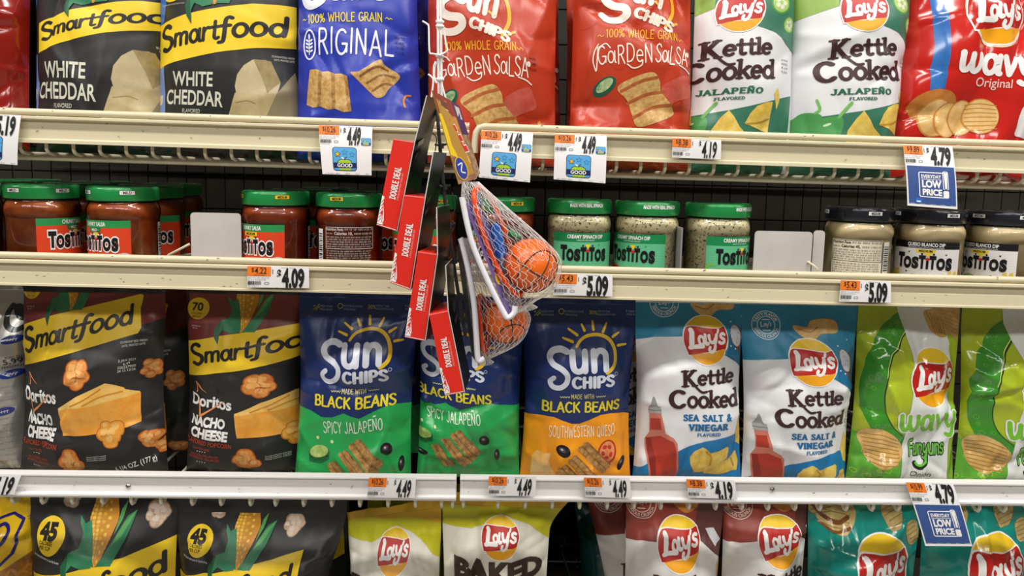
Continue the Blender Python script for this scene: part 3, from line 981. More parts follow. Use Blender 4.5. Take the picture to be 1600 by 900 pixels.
_jc = {}
def jar(px, kind, seen, heat, label, group, Y=.062, py=350, back=False, seed=1, plain=False, lidtxt=(0,)):
    x = at(px, py, Y)[0]
    c = np.array([x, Y, M_DECK(x) + .0003])
    t = thing('dip_jar', label, 'jar', tuple(c), group)
    ang0 = math.radians(seen) - math.atan2(x, Y + .95)
    z0 = (0, 0, 0)
    def part(key, name, fn):
        """bodies without print share one mesh"""
        if key in _jc:
            o = bpy.data.objects.new(name, _jc[key]); COL.objects.link(o); o.parent = t
            return o
        mb = MB(); fn(mb)
        o = mb.build(name); o.parent = t
        _jc[key] = o.data
        return o
    part('glass', 'glass_jar', lambda mb: mb.lathe(PROF, glass_mat(), 48))
    cont = {'salsa': SALSA if heat == 'MILD' else SALSA_D, 'spinach': SPIN, 'queso': QUESO}[kind]
    part(('fill', kind, heat), 'filling', lambda mb: mb.lathe([(max(0, r - .0016), z + (.0016 if z < .005 else 0)) for r, z in PROF[:-3]] + [(.039, .0915), (.0, .0915)], cont, 40))
    lid = MB()
    lid.lathe(LIDP, DK_LID if kind == 'queso' else GRN_LID, 48)
    for v in np.linspace(0, 2 * math.pi, 9)[:-1]:
        p = [(.030 * math.cos(v + q), .030 * math.sin(v + q), .1114) for q in (0, .25, .5)]
        lid.tube(p, .0006, DK_LID if kind == 'queso' else mat('#17703a', .3), 5)
    arts = []
    for q in lidtxt:
        A = Art(); arts.append(A)
        xo = math.radians(q) * 44.2 - math.radians(seen) * 44.2
        if kind == 'spinach':
            A.text('MADE WITH REAL SPINACH', (xo - 23, 9.3), (xo + 23, 9.3), 4.6, WH, 1, bold=.04)
        else:
            bc = YEL if (kind == 'salsa' and heat == 'MEDIUM') else WH
            A.poly([(xo - 9.6, 4.6), (xo + 9.6, 4.6), (xo + 9.6, 10.4), (xo - 9.6, 10.4)], BLK, 0)
            A.poly([(xo - 9, 5.1), (xo + 9, 5.1), (xo + 9, 9.9), (xo - 9, 9.9)], bc, 1)
            A.text('\u00b7 ' + heat + ' \u00b7', (xo - 7.5, 9.1), (xo + 7.5, 9.1), 3.2, BLK, 2, bold=.03)
    lo = lid.build('lid'); lo.parent = t
    if not plain:
        for A in arts:
            lp = MB()
            wrap_art(lp, A, z0, .0442, .113, ang0)
            o = lp.build('lid_print'); o.parent = lo
    if plain:
        lb = MB()
        wrap_art(lb, label_art_simple(kind), z0, .0441, .0695, ang0)
    else:
        lb = MB()
        wrap_art(lb, back_art(kind, seed) if back else label_art(kind, heat), z0, .0441, .0695, ang0)
        if back:
            wrap_art(lb, label_art_simple(kind), z0, .0441, .0695, ang0 + math.pi)
        elif kind == 'salsa':
            wrap_art(lb, back_art(kind, seed), z0, .0441, .0695, ang0 + math.pi)
    o = lb.build('paper_label'); o.parent = t
    return t

def label_art_simple(kind):
    A = Art()
    body, head = {'salsa': (RED, HGRN), 'spinach': (mat('#5fb98a', .35), mat('#17834a', .35)), 'queso': (mat('#e3e1df', .35), BLK)}[kind]
    A.poly([(-46, 0), (46, 0), (46, 66), (-46, 66)], body, 0)
    A.poly([(-46, 0), (46, 0), (46, 9.5), (-46, 9.5)], head, 1)
    tostitos(A, -34, 35, 38, 16, WH if kind == 'salsa' else None)
    return A

GJ = 'dip jars on the middle shelf'
jar(-56, 'salsa', 0, 'MILD', 'mild salsa jar half cut off by the left edge, its small print turned out', GJ, back=True, seed=41, lidtxt=(50,))
jar(68, 'salsa', 50, 'MILD', 'green lidded mild salsa jar at the shelf front, label turned to its right', GJ, seed=42, lidtxt=(-46, 32))
jar(194.5, 'salsa', -52, 'MILD', 'green lidded mild salsa jar at the shelf front, label turned to its left', GJ, seed=43, lidtxt=(-70, 6))
jar(432, 'salsa', -48, 'MEDIUM', 'medium salsa jar just past the white divider plate, label turned left', GJ, seed=44, lidtxt=(-80, 10))
jar(546, 'salsa', 0, 'MEDIUM', 'medium salsa jar showing its nutrition panel and barcode', GJ, back=True, seed=45, lidtxt=(-22,))
jar(664, 'salsa', -20, 'MEDIUM', 'medium salsa jar mostly hidden behind the red card boxes', GJ, seed=46, lidtxt=(30,))
jar(785, 'salsa', -60, 'MEDIUM', 'medium salsa jar behind the orange basketball and net', GJ, seed=47, lidtxt=(26,))
jar(904.5, 'spinach', 13, '', 'spinach dip jar beside the basketball, 5.09 tag right below', GJ, seed=48, lidtxt=(14,))
jar(1010, 'spinach', -25, '', 'middle spinach dip jar, label wrapped round to the left', GJ, seed=49, lidtxt=(24,))
jar(1120.5, 'spinach', 45, '', 'spinach dip jar standing alone past the thin divider edge', GJ, seed=50, lidtxt=(62,))
jar(1340, 'queso', 0, 'MEDIUM', 'pale cheese dip jar with black lid showing its nutrition panel', GJ, back=True, seed=51, lidtxt=(-72, 26), py=380)
jar(1450.5, 'queso', -3, 'MEDIUM', 'pale cheese dip jar with its front label fully in view', GJ, seed=52, lidtxt=(-66, 38), py=380)
jar(1560, 'queso', -29, 'MEDIUM', 'pale cheese dip jar nearest the right edge of the photo', GJ, seed=53, lidtxt=(-36, 40), py=385)
GB = 'salsa jars in the back rows'
for i, (px, Y, heat, lab) in enumerate([(5, .158, 'MILD', 'second-row mild salsa jar showing over the two leftmost lids'), (122, .158, 'MILD', 'second-row mild salsa jar in the gap between two front mild jars'), (238, .158, 'MILD', 'second-row mild salsa jar peeking out right of the front mild jars'),
                                      (50, .252, 'MILD', 'third-row mild salsa jar at the left, only its lid rim showing'), (162, .252, 'MILD', 'third-row mild salsa jar in the shade, middle of three lids'), (270, .252, 'MILD', 'third-row mild salsa jar deep in shade beside the empty facing'),
                                      (474, .158, 'MEDIUM', 'second-row medium salsa jar behind the gap left of the nutrition panel jar'), (590, .158, 'MEDIUM', 'second-row medium salsa jar behind the nutrition panel jar, lid in shade'), (515, .252, 'MEDIUM', 'third-row medium salsa jar, a dark green lid deep in shade')]):
    jar(px, 'salsa', 20 - 13 * i % 60, heat, lab, GB, Y=Y, py=330, plain=True, seed=60 + i)

# white facing plates and wires between the jars
PLATE = mat('#c9c4c0', .45, .4, 0, 'noise', '#bfbab6', 20)
def divider(quad, Y, label, wire):
    TL, TR, BR, BL = [at(*q, Y) for q in quad]
    x0, x1 = min(TL[0], BL[0]), max(TR[0], BR[0])
    z1 = max(TL[2], TR[2])
    xm = .5 * (x0 + x1)
    z0 = M_DECK(xm) + .0008
    t = thing('shelf_divider', label, 'shelf divider', (xm, Y, z0), 'white plate dividers')
    mb = MB()
    P = [(x0, z0), (x1, z0)] + [(x1 - .005 + .005 * math.cos(a), z1 - .005 + .005 * math.sin(a)) for a in np.linspace(0, math.pi / 2, 6)] + [(x0 + .005 + .005 * math.cos(a), z1 - .005 + .005 * math.sin(a)) for a in np.linspace(math.pi / 2, math.pi, 6)]
    k = len(P)
    V = [(a, Y, b) for a, b in P] + [(a, Y + .0018, b) for a, b in P]
    mb.add(V, [tuple(range(k)), tuple(range(2 * k - 1, k - 1, -1))] + [(i, k + i, k + (i + 1) % k, (i + 1) % k) for i in range(k)], PLATE)
    mb.build('plate', t)
    w = MB(); w.tube(wire, .0016, CREAM_W, 8); w.build('wire', t)
q = at(297, 381, .03); q2 = at(262, 399, .02)
divider([(298, 332.5), (376, 333.5), (376, 399), (299, 398)], .03, 'grey white plate divider beside the medium salsa jars', [(q[0], .0295, q[2]), (q2[0], .022, q2[2]), (q2[0] - .012, .05, q2[2] - .006), (q2[0] - .014, .3, M_DECK(-.5) + .003)])
q = at(1262, 409, .03); q2 = at(1278, 418, .02)
divider([(1180, 361), (1269, 362.5), (1266, 424), (1177, 421)], .03, 'grey white plate divider in the empty facing right of the spinach jars', [(q[0], .0295, q[2]), (q2[0] - .006, .022, q2[2] + .003), (q2[0] + .002, .018, q2[2] - .004), (q2[0] + .002, .028, M_DECK(.4) + .003)])
q = at(1277, 415, .05)
divider([(1272, 360), (1287, 361), (1285, 426), (1269, 425)], .034, 'narrow white plate strip tight against the cheese dip jar', [(q[0], .0355, q[2] - .01), (q[0], .06, q[2] - .015), (q[0] - .002, .3, M_DECK(.4) + .003)])
m_ = MB()
xq = at(1062, 380, .02)[0]
m_.box((xq - .001, .010, M_DECK(xq) + .0005), (xq + .001, .26, MZ(xq) + .052), mat('#8f8d8b', .4), .0004)
tag(m_.build('shelf_divider'), 'thin grey upright divider blade between two spinach jars', 'shelf divider', 'white plate dividers')
# ------------------------------------------------------------------ pillow bags
def inv_bilinear(P, c):
    """P (n,2) -> uv for corners bl, br, tr, tl"""
    bl, br, tr, tl = c
    uv = np.full((len(P), 2), .5)
    for _ in range(7):
        u, v = uv[:, :1], uv[:, 1:]
        X = (bl * (1 - u) + br * u) * (1 - v) + (tl * (1 - u) + tr * u) * v - P
        du = (br - bl) * (1 - v) + (tr - tl) * v
        dv = (tl - bl) * (1 - u) + (tr - br) * u
        det = du[:, 0] * dv[:, 1] - du[:, 1] * dv[:, 0]
        uv[:, 0] -= (X[:, 0] * dv[:, 1] - X[:, 1] * dv[:, 0]) / det
        uv[:, 1] -= (du[:, 0] * X[:, 1] - du[:, 1] * X[:, 0]) / det
    return uv

def wrinkle(u, v, Wd, H, seed, amp, nc=16, dents=()):
    """film creases: broad swells, straight fold lines and pleats from both seals"""
    rs = np.random.RandomState(seed)
    x, y = u * Wd, v * H
    h = np.zeros_like(u)
    for i in range(5):
        kx, ky, ph = rs.uniform(-45, 45), rs.uniform(-40, 40), rs.uniform(0, 6.3)
        h += .30 * amp * np.sin(kx * x + ky * y + ph)
    for i in range(nc):
        cx, cy = rs.uniform(.0, 1.0) * Wd, rs.uniform(.0, 1.0) * H
        a = rs.choice((rs.uniform(.15, 1.2), rs.uniform(1.9, 3.0), rs.uniform(1.2, 1.9)))
        L, w_ = rs.uniform(.02, .07), rs.uniform(.006, .018)
        s = rs.choice((-1, 1)) * rs.uniform(.5, 1.3) * amp
        t = (x - cx) * math.cos(a) + (y - cy) * math.sin(a)
        n = -(x - cx) * math.sin(a) + (y - cy) * math.cos(a)
        one = np.where(n > 0, w_, w_ * rs.uniform(.35, 2.2))
        h += s * np.exp(-(t / L) ** 2) * np.exp(-np.sqrt((n / one) ** 2 + .008))
    for i in range(11):
        u0, sl = rs.uniform(.03, .97), rs.uniform(-.4, .4)
        s = rs.choice((-1, 1)) * rs.uniform(.5, 1.3) * amp
        d = np.abs(u - u0 - sl * (1 - v)) * Wd
        h += s * np.exp(-d / .008) * np.exp(-(1 - v) * H / rs.uniform(.03, .08))
        u0, sl = rs.uniform(.03, .97), rs.uniform(-.6, .6)
        d = np.abs(u - u0 - sl * v) * Wd
        h += s * np.exp(-d / .008) * np.exp(-v * H / rs.uniform(.03, .06))
    for sd in (0, 1):
        for i in range(7):
            v0, sl = rs.uniform(.06, .94), rs.uniform(-.5, .5)
            s = rs.choice((-1, 1)) * rs.uniform(.5, 1.2) * amp
            e = u if sd == 0 else 1 - u
            d = np.abs((v - v0) * H - sl * e * Wd)
            h += s * np.exp(-d / .007) * np.exp(-e * Wd / .035)
    for du, dv, rr, dep in dents:
        d2 = ((u - du) * Wd) ** 2 + ((v - dv) * H) ** 2
        h -= dep * np.exp(-d2 / rr ** 2)
    return h * 1.45

NU, NV = 50, 74
def bag(name, label, cat, group, quad, deck, base, art=None, Ya=.040, lean=.012, T=.040, Tb=.030, seed=1, amp=.0022, seal=None, pinch=.05, gloss=None, nc=16, bulge_top=.62, dents=(), sealh=.012, ear=(0, 0), flare=(0, 0)):
    zmax = {U_DECK: 9.0, L_DECK: 1.078, B_DECK: .802}[deck] - sealh - max(ear)
    """quad: BL, BR, TR, TL as seen in the photo, all on the bag's own leaning plane; deck: height function it stands on"""
    if Ya < .06:
        wd = 3.0 if deck is U_DECK else 0.0
        quad = [(p[0] + (-wd if k in (0, 3) else wd), p[1]) for k, p in enumerate(quad)]
    q = [at(*p, Ya) for p in quad]
    zb, zt = .5 * (q[0][2] + q[1][2]), .5 * (q[2][2] + q[3][2])
    sl = lean / (zt - zb)
    n = np.array([0, -1.0, sl]); n /= np.linalg.norm(n)
    up = np.array([0, sl, 1.0]); up /= np.linalg.norm(up)
    ex = np.array([1.0, 0, 0])
    O = np.array([.5 * (q[0][0] + q[1][0]), Ya, zb])
    def hit(px):
        px = np.asarray(px, float).reshape(-1, 2)
        d = ray(px[:, 0], px[:, 1])
        t = ((O - CAM) @ n) / (d @ n)
        return CAM + d * t[:, None]
    def p2(X):
        return np.stack([(X - O) @ ex, (X - O) @ up], 1)
    C = list(p2(hit(quad)))
    # stand it on the deck: slide both lower corners along the side edges
    for i, j in ((0, 3), (1, 2)):
        zc = deck(O[0] + C[i][0]) + .0006
        yy = (zc - O[2]) / up[2]
        s = (yy - C[i][1]) / (C[j][1] - C[i][1])
        C[i] = C[i] + (C[j] - C[i]) * s
    # and keep it under the shelf above
    for i, j in ((3, 0), (2, 1)):
        yy = (zmax - O[2]) / up[2]
        if C[i][1] > yy:
            C[i] = C[i] + (C[j] - C[i]) * ((C[i][1] - yy) / (C[i][1] - C[j][1]))
    bl, br, tr, tl = C
    Wd = .5 * (np.hypot(*(br - bl)) + np.hypot(*(tr - tl)))
    H = .5 * (np.hypot(*(tl - bl)) + np.hypot(*(tr - br)))
    def gfun(v):
        lo = np.sqrt(np.clip(1 - (1 - np.clip(v / .10, 0, 1)) ** 2, 0, 1)) * (.72 + .28 * np.clip(v / .35, 0, 1))
        s = np.clip((v - bulge_top) / (1 - bulge_top), 0, 1)
        return lo * (1 - .96 * (s * s * (3 - 2 * s)))
    us, vs = np.linspace(0, 1, NU + 1), np.linspace(0, 1, NV + 1)
    U, V = np.meshgrid(us, vs)
    def pos(U, V, depth):
        uu = .5 + (U - .5) * (1 - (pinch if deck is not U_DECK else .02) * np.sin(np.pi * np.clip(V * 1.15, 0, 1)))
        B = (bl * (1 - uu[..., None]) + br * uu[..., None]) * (1 - V[..., None]) + (tl * (1 - uu[..., None]) + tr * uu[..., None]) * V[..., None]
        e = np.clip((V - .86) / .14, 0, 1) ** 1.6
        fx = e * (flare[1] * np.clip(2 * U - 1, 0, 1) ** 2 - flare[0] * np.clip(1 - 2 * U, 0, 1) ** 2)
        return O + (B[..., :1] + fx[..., None]) * ex + B[..., 1:] * up + depth[..., None] * n
    s = np.abs(2 * U - 1)
    prof = np.clip(1 - s ** 2.2, 0, 1) ** .72
    wr = wrinkle(U, V, Wd, H, seed, amp, nc, dents)
    wmask = np.clip((1 - s) / .06, 0, 1) * np.clip(V / .03, 0, 1)
    dep = (T * prof * gfun(V)) + wr * wmask * np.clip(.35 + gfun(V), 0, 1)
    dep = np.where((s < .995) & (V > 0), np.maximum(dep, .0016 * np.clip((1 - s) / .05, 0, 1)), dep)
    front = pos(U, V, dep - .72 * T)
    backp = pos(U, V, -Tb * prof * gfun(V) - .72 * T)
    def normals(P):
        du = np.gradient(P, axis=1); dv = np.gradient(P, axis=0)
        N = np.cross(du, dv); N /= (np.linalg.norm(N, axis=2, keepdims=True) + 1e-12)
        return N
    NF = normals(front); NB = -normals(backp)
    zmin = min(front[..., 2].min(), backp[..., 2].min())
    dz = deck(O[0]) + .0004 - zmin
    front[..., 2] += dz if abs(dz) < .02 else 0
    backp[..., 2] += dz if abs(dz) < .02 else 0
    mb = MB()
    idx = lambda i, j: j * (NU + 1) + i
    F = []
    for j in range(NV):
        for i in range(NU):
            F += [(idx(i, j), idx(i + 1, j), idx(i + 1, j + 1)), (idx(i, j), idx(i + 1, j + 1), idx(i, j + 1))]
    mb.add(front.reshape(-1, 3), F, base, NF.reshape(-1, 3))
    st = 2
    ib, jb = list(range(0, NU + 1, st)), list(range(0, NV + 1, st))
    Bk = backp[np.ix_(jb, ib)]; Bn = NB[np.ix_(jb, ib)]
    kb = len(ib)
    F = [(j * kb + i, (j + 1) * kb + i, (j + 1) * kb + i + 1, j * kb + i + 1) for j in range(len(jb) - 1) for i in range(kb - 1)]
    mb.add(Bk.reshape(-1, 3), F, base, Bn.reshape(-1, 3))
    if art is not None:
        for Tt, m, l in art.items:
            P = p2(hit(Tt.reshape(-1, 2)))
            uv = inv_bilinear(P, C)
            uv[:, 0] = .5 + (uv[:, 0] - .5) / 1.0
            R = np.concatenate([uv.reshape(-1, 3, 2), np.repeat(lift(len(Tt)), 3).reshape(-1, 3, 1)], 2)
            R = R[np.isfinite(R).all((1, 2))]
            R = R[(R[:, :, 0].max(1) > 0) & (R[:, :, 0].min(1) < 1) & (R[:, :, 1].max(1) > 0) & (R[:, :, 1].min(1) < 1)]
            if not len(R): continue
            # cut along the very edges of the surface triangles, so the print lies exactly on them
            R = R * [NU, NV, 1]
            for ax, k in ((0, NU), (1, NV)):
                a, b = R[:, :, ax].min(), R[:, :, ax].max()
                for g_ in range(max(0, math.ceil(a)), min(k, math.floor(b)) + 1):
                    R = split(R, ax, g_)
            c = R.mean(1)
            R = R[(c[:, 0] > 0) & (c[:, 0] < NU) & (c[:, 1] > 0) & (c[:, 1] < NV)]
            if not len(R): continue
            R = np.concatenate([R, (R[:, :, :1] - R[:, :, 1:2])], 2)
            a, b = R[:, :, 3].min(), R[:, :, 3].max()
            for g_ in range(math.ceil(a), math.floor(b) + 1):
                R = split(R, 3, g_)
            R = R[:, :, :3]
            ar = np.abs((R[:, 1, 0] - R[:, 0, 0]) * (R[:, 2, 1] - R[:, 0, 1]) - (R[:, 1, 1] - R[:, 0, 1]) * (R[:, 2, 0] - R[:, 0, 0]))
            R = R[ar > 1e-6]
            if not len(R): continue
            c = R.mean(1)
            c = c[:, :2]
            cell = np.minimum(c.astype(int), [NU - 1, NV - 1])
            low = np.repeat((c[:, 0] - cell[:, 0]) >= (c[:, 1] - cell[:, 1]), 3)[:, None]
            cell = np.repeat(cell, 3, 0)
            hz = R.reshape(-1, 3)[:, 2:]
            q_ = R.reshape(-1, 3)[:, :2] - cell
            i, j = cell[:, 0], cell[:, 1]
            a, b = q_[:, :1], q_[:, 1:]
            def bil(G):
                P00, P10, P01, P11 = G[j, i], G[j, i + 1], G[j + 1, i], G[j + 1, i + 1]
                return np.where(low, P00 + a * (P10 - P00) + b * (P11 - P10), P00 + b * (P01 - P00) + a * (P11 - P01))
            N = bil(NF)
            X = bil(front) + N * (.00012 + .00011 * l + hz)
            mb.add(X, facing(X, N), m, N)
    t = thing(name, label, cat, (float(O[0]), float(Ya), float(deck(O[0]))), group)
    mb.build('pouch', t)
    # crimped top seal
    sm = MB()
    sc = seal or base
    k = 2 * NU
    rows = 10
    Vv, Fq = [], []
    e0 = front[-1]
    for j in range(rows + 1):
        f = j / rows
        for i in range(NU + 1):
            fl = (i / NU - .5) * 2
            z = f * sealh + f * (ear[0] * max(0, -fl) ** 2 + ear[1] * max(0, fl) ** 2)
            ripple = .0011 * math.sin(i * .9 + seed) * f + .0005 * (j % 2) + .002 * math.sin(i * .31 + seed * 2) * f
            Vv.append(e0[i] + up * z + n * ripple + ex * (fl * f * .002 - f * flare[0] * max(0, -fl) ** 3 + f * flare[1] * max(0, fl) ** 3))
    for j in range(rows):
        for i in range(NU):
            Fq.append((j * (NU + 1) + i, j * (NU + 1) + i + 1, (j + 1) * (NU + 1) + i + 1, (j + 1) * (NU + 1) + i))
    sm.add(Vv, Fq, sc, smooth=True)
    Vb = [np.array(p) - n * .0006 for p in Vv]
    sm.add(Vb, [tuple(reversed(f)) for f in Fq], sc, smooth=True)
    sm.build('top_seal', t)
    return t

# print colours, by finish: matte film (M), glossy film (G)
def ink(h, g='M', **k):
    return mat(h, {'M': .42, 'S': .30, 'G': .16}[g], .5, 0, k.get('kind'), k.get('col2'), k.get('scale', 60), .35 if g == 'G' else 0)

CHIPM = lambda g='S': ink('#8a6233', g, kind='noise', col2='#c79a5c', scale=170)
CHIPD = lambda g='S': ink('#6f4a26', g, kind='noise', col2='#a87a44', scale=170)
CHIPL = lambda g='S': ink('#b98a4a', g, kind='noise', col2='#dcb878', scale=170)
GOLD = lambda g='S': ink('#d9b23c', g, kind='noise', col2='#e9cf72', scale=90)
CRISP = lambda g='S': ink('#c99a52', g, kind='noise', col2='#dfbb7c', scale=60)
POPO = lambda g='S': ink('#c9702a', g, kind='noise', col2='#e8a052', scale=110)
POPC = lambda g='S': ink('#b99a80', g, kind='noise', col2='#d9c4b0', scale=80)
CHED = lambda g='S': ink('#e2942c', g, kind='noise', col2='#eaa94a', scale=60)
CHEDL = lambda g='S': ink('#e8b452', g, kind='noise', col2='#f0c878', scale=60)
LEAF = lambda g='S': ink('#2c7550', g, kind='noise', col2='#37845c', scale=40)
LEAFL = lambda g='S': ink('#4f9a55', g, kind='noise', col2='#68ab60', scale=40)
KERN = lambda g='S': ink('#e8bd4a', g, kind='cells', col2='#b07a28', scale=330)

def blob(A, cx, cy, rx, ry, m, layer, seed, k=9, j=.2):
    rs = random.Random(seed)
    A.poly([(cx + rx * (1 + rs.uniform(-j, j)) * math.cos(2 * math.pi * i / k), cy + ry * (1 + rs.uniform(-j, j)) * math.sin(2 * math.pi * i / k)) for i in range(k)], m, layer, True, 4)

def popcorn(A, cx, cy, r, m, layer, seed, edge=None, hi=None):
    """a popped kernel: unequal lumps around a fold"""
    rs = random.Random(seed)
    a0 = rs.uniform(0, 6.3)
    L = []
    for k in range(rs.choice((4, 5))):
        a = a0 + k * 6.283 / 5 + rs.uniform(-.3, .3)
        q = r * rs.uniform(.34, .60)
        L.append((cx + (r - q) * .85 * math.cos(a), cy + (r - q) * math.sin(a), q, a))
    if edge:
        blob(A, cx, cy, r * .7, r * .7, edge, layer, seed)
        for x, y, q, a in L:
            blob(A, x, y, q * 1.08, q * 1.06, edge, layer, seed + 1, 9, .08)
    blob(A, cx, cy, r * .62, r * .62, m, layer + 1, seed)
    for x, y, q, a in L:
        blob(A, x, y, q * .93, q * .92, m, layer + 1, seed + 1, 9, .08)
    if hi:
        blob(A, cx - r * .05, cy - r * .1, r * .3, r * .26, hi, layer + 2, seed + 4)
        for x, y, q, a in L:
            blob(A, x - q * .15, y - q * .22, q * .5, q * .42, hi, layer + 2, seed + 3, 8, .2)
    if edge:
        for x, y, q, a in L[::2]:
            b = math.degrees(a) + 150
            A.line(arc(x, y, q * .8, q * .8, b, b + rs.uniform(50, 110), 6), r * .045, edge, layer + 2, sm=False)

def ridged(A, pts, m, md, layer, k=3):
    """a wavy snack chip: outline with k ridges across its quad (TL,TR,BR,BL)"""
    p = [np.array(q, float) for q in pts]
    TL, TR, BR, BL = p
    for i in range(k):
        a, b = i / k, (i + 1) / k
        f = lambda u, v: (TL * (1 - u) + TR * u) * (1 - v) + (BL * (1 - u) + BR * u) * v
        A.poly([f(a, .0), f(a + (b - a) * .5, -.05), f(b, 0), f(b, 1), f(a + (b - a) * .5, 1.06), f(a, 1)], m, layer)
        A.poly([f(a + (b - a) * .72, -.02), f(b, 0), f(b, 1), f(a + (b - a) * .78, 1.03)], md, layer + 1)
    return A

def chips(A, quad, g='S', layer=3, k=3, m=None, md=None):
    return ridged(A, quad, m or CHIPM(g), md or CHIPD(g), layer, k)

def lays(A, cx, cy, r, g='S', rot=0.0, sx=1.0, layer=4):
    """round yellow emblem with a red ribbon and white script"""
    B = Art()
    Yl, Yd, Rd, Wt = ink('#f2c928', g), ink('#f2a81c', g), ink('#bb241d', g), ink('#f4f2ef', g)
    B.ell(0, 0, 1.045, 1.045, Wt, layer, n=40)
    B.ell(0, 0, 1.0, 1.0, Yl, layer + 1, n=40)
    B.poly([(-.92, .40), (-.5, .52), (0, .48), (.5, .42), (.90, .40), (.70, .70), (.3, .95), (-.2, .97), (-.64, .77)], Yd, layer + 2, True)
    rib = [(-.86, -.47), (-.52, -.55), (0, -.49), (.56, -.45), (.80, -.53), (.88, -.48), (1.0, -.06), (.92, .24), (.84, .42), (.38, .46), (-.26, .51), (-.84, .60), (-.92, .52), (-1.01, .06)]
    B.poly([(x * 1.04, y * 1.08) for x, y in rib], Wt, layer + 2, True, 3)
    B.poly(rib, Rd, layer + 3, True, 3)
    B.line([(-.66, -.40), (-.62, -.30), (-.70, .28), (-.72, .30)], .20, Wt, layer + 5, sm=False)
    B.line([(-.80, .33), (-.62, .28), (-.40, .26), (-.22, .25)], .15, Wt, layer + 5, w1=.19)
    B.line(arc(-.25, .03, .115, .165, 0, 360, 18)[:-1], .12, Wt, layer + 5, sm=False, closed=True)
    B.line([(-.05, -.20), (-.075, .06), (-.04, .18), (.05, .15)], .13, Wt, layer + 5)
    B.line([(.12, -.18), (.14, .02), (.22, .13), (.33, .08), (.40, -.06)], .135, Wt, layer + 5)
    B.line([(.45, -.20), (.40, .10), (.32, .38), (.17, .50), (.06, .43), (.10, .31)], .135, Wt, layer + 5)
    B.line([(.56, -.40), (.52, -.28)], .10, Wt, layer + 5)
    B.line([(.84, -.19), (.74, -.24), (.65, -.17), (.68, -.07), (.80, .0), (.80, .12), (.68, .16), (.57, .10)], .125, Wt, layer + 5)
    c, s = math.cos(math.radians(rot)), math.sin(math.radians(rot))
    R = np.array([[c, -s], [s, c]])
    for T, m, l in B.items:
        Q = (T * [r * sx, r]) @ R.T + [cx, cy]
        A.tri(Q, m, l)
    return A

def stamp(A, cx, cy, r, col, g='M', layer=3):
    A.line(arc(cx, cy, r, r, 0, 360, 40)[:-1], r * .05, col, layer, sm=False, closed=True)
    A.line(arc(cx, cy, r * .62, r * .62, 0, 360, 32)[:-1], r * .05, col, layer, sm=False, closed=True)
    A.ringtext('TASTY FLAVOR', cx, cy, r * .70, r * .2, 195, 340, col, layer)
    A.ringtext('SERIOUS CRUNCH', cx, cy, r * .90, r * .2, 165, 20, col, layer, flip=True)
    A.hand('L', (cx - r * .40, cy + r * .16), (cx - r * .20, cy + r * .14), r * .38, col, layer, w=.2, shear=.16)
    A.hand("ay's", (cx - r * .18, cy + r * .13), (cx + r * .38, cy + r * .09), r * .36, col, layer, w=.15, shear=.16)
    A.line([(cx - r * .25, cy + r * .38), (cx + r * .25, cy + r * .38)], r * .06, col, layer)
    A.line([(cx - r * .25, cy - r * .38), (cx + r * .25, cy - r * .38)], r * .06, col, layer)

def kettle_words(A, k0, k1, kh, c0, c1, chh, m, layer=5):
    A.hand('K', k0, (k0[0] + (k1[0] - k0[0]) * .31, k0[1] + (k1[1] - k0[1]) * .31), kh, m, layer, w=.20, serif=True)
    A.line([(k0[0] + (k1[0] - k0[0]) * .20, k0[1] - kh * .28), (k0[0] + (k1[0] - k0[0]) * .30, k0[1] + kh * .08), (k0[0] + (k1[0] - k0[0]) * .38, k0[1] + kh * .28), (k0[0] + (k1[0] - k0[0]) * .46, k0[1] + kh * .26)], kh * .13, m, layer)
    A.hand('ettle', (k0[0] + (k1[0] - k0[0]) * .29, k0[1] + (k1[1] - k0[1]) * .29 - kh * .05), k1, kh * .93, m, layer, w=.185, serif=True, gap=.05)
    L = c1[0] - c0[0]
    at_ = lambda f, dy=0: (c0[0] + L * f, c0[1] + (c1[1] - c0[1]) * f + dy)
    A.hand('C', at_(0, chh * .06), at_(.235), chh * 1.05, m, layer, w=.20, serif=True)
    A.hand('ooked', at_(.24), at_(1), chh, m, layer, w=.185, serif=True, gap=.05)

def smartfood_word(A, p0, p1, h, m, layer=5):
    p0, p1 = np.array(p0, float), np.array(p1, float)
    f = lambda t: tuple(p0 + (p1 - p0) * t)
    d = (p1 - p0) / np.hypot(*(p1 - p0)); up = np.array([d[1], -d[0]])
    A.hand('S', tuple(np.array(f(0)) - up * h * .18), f(.135), h * 1.22, m, layer, w=.17, shear=.22)
    A.hand('mart', f(.125), f(.53), h * .97, m, layer, w=.165, shear=.2, gap=.03)
    A.hand('food', f(.505), f(1.0), h * 1.02, m, layer, w=.165, shear=.2, gap=.05)

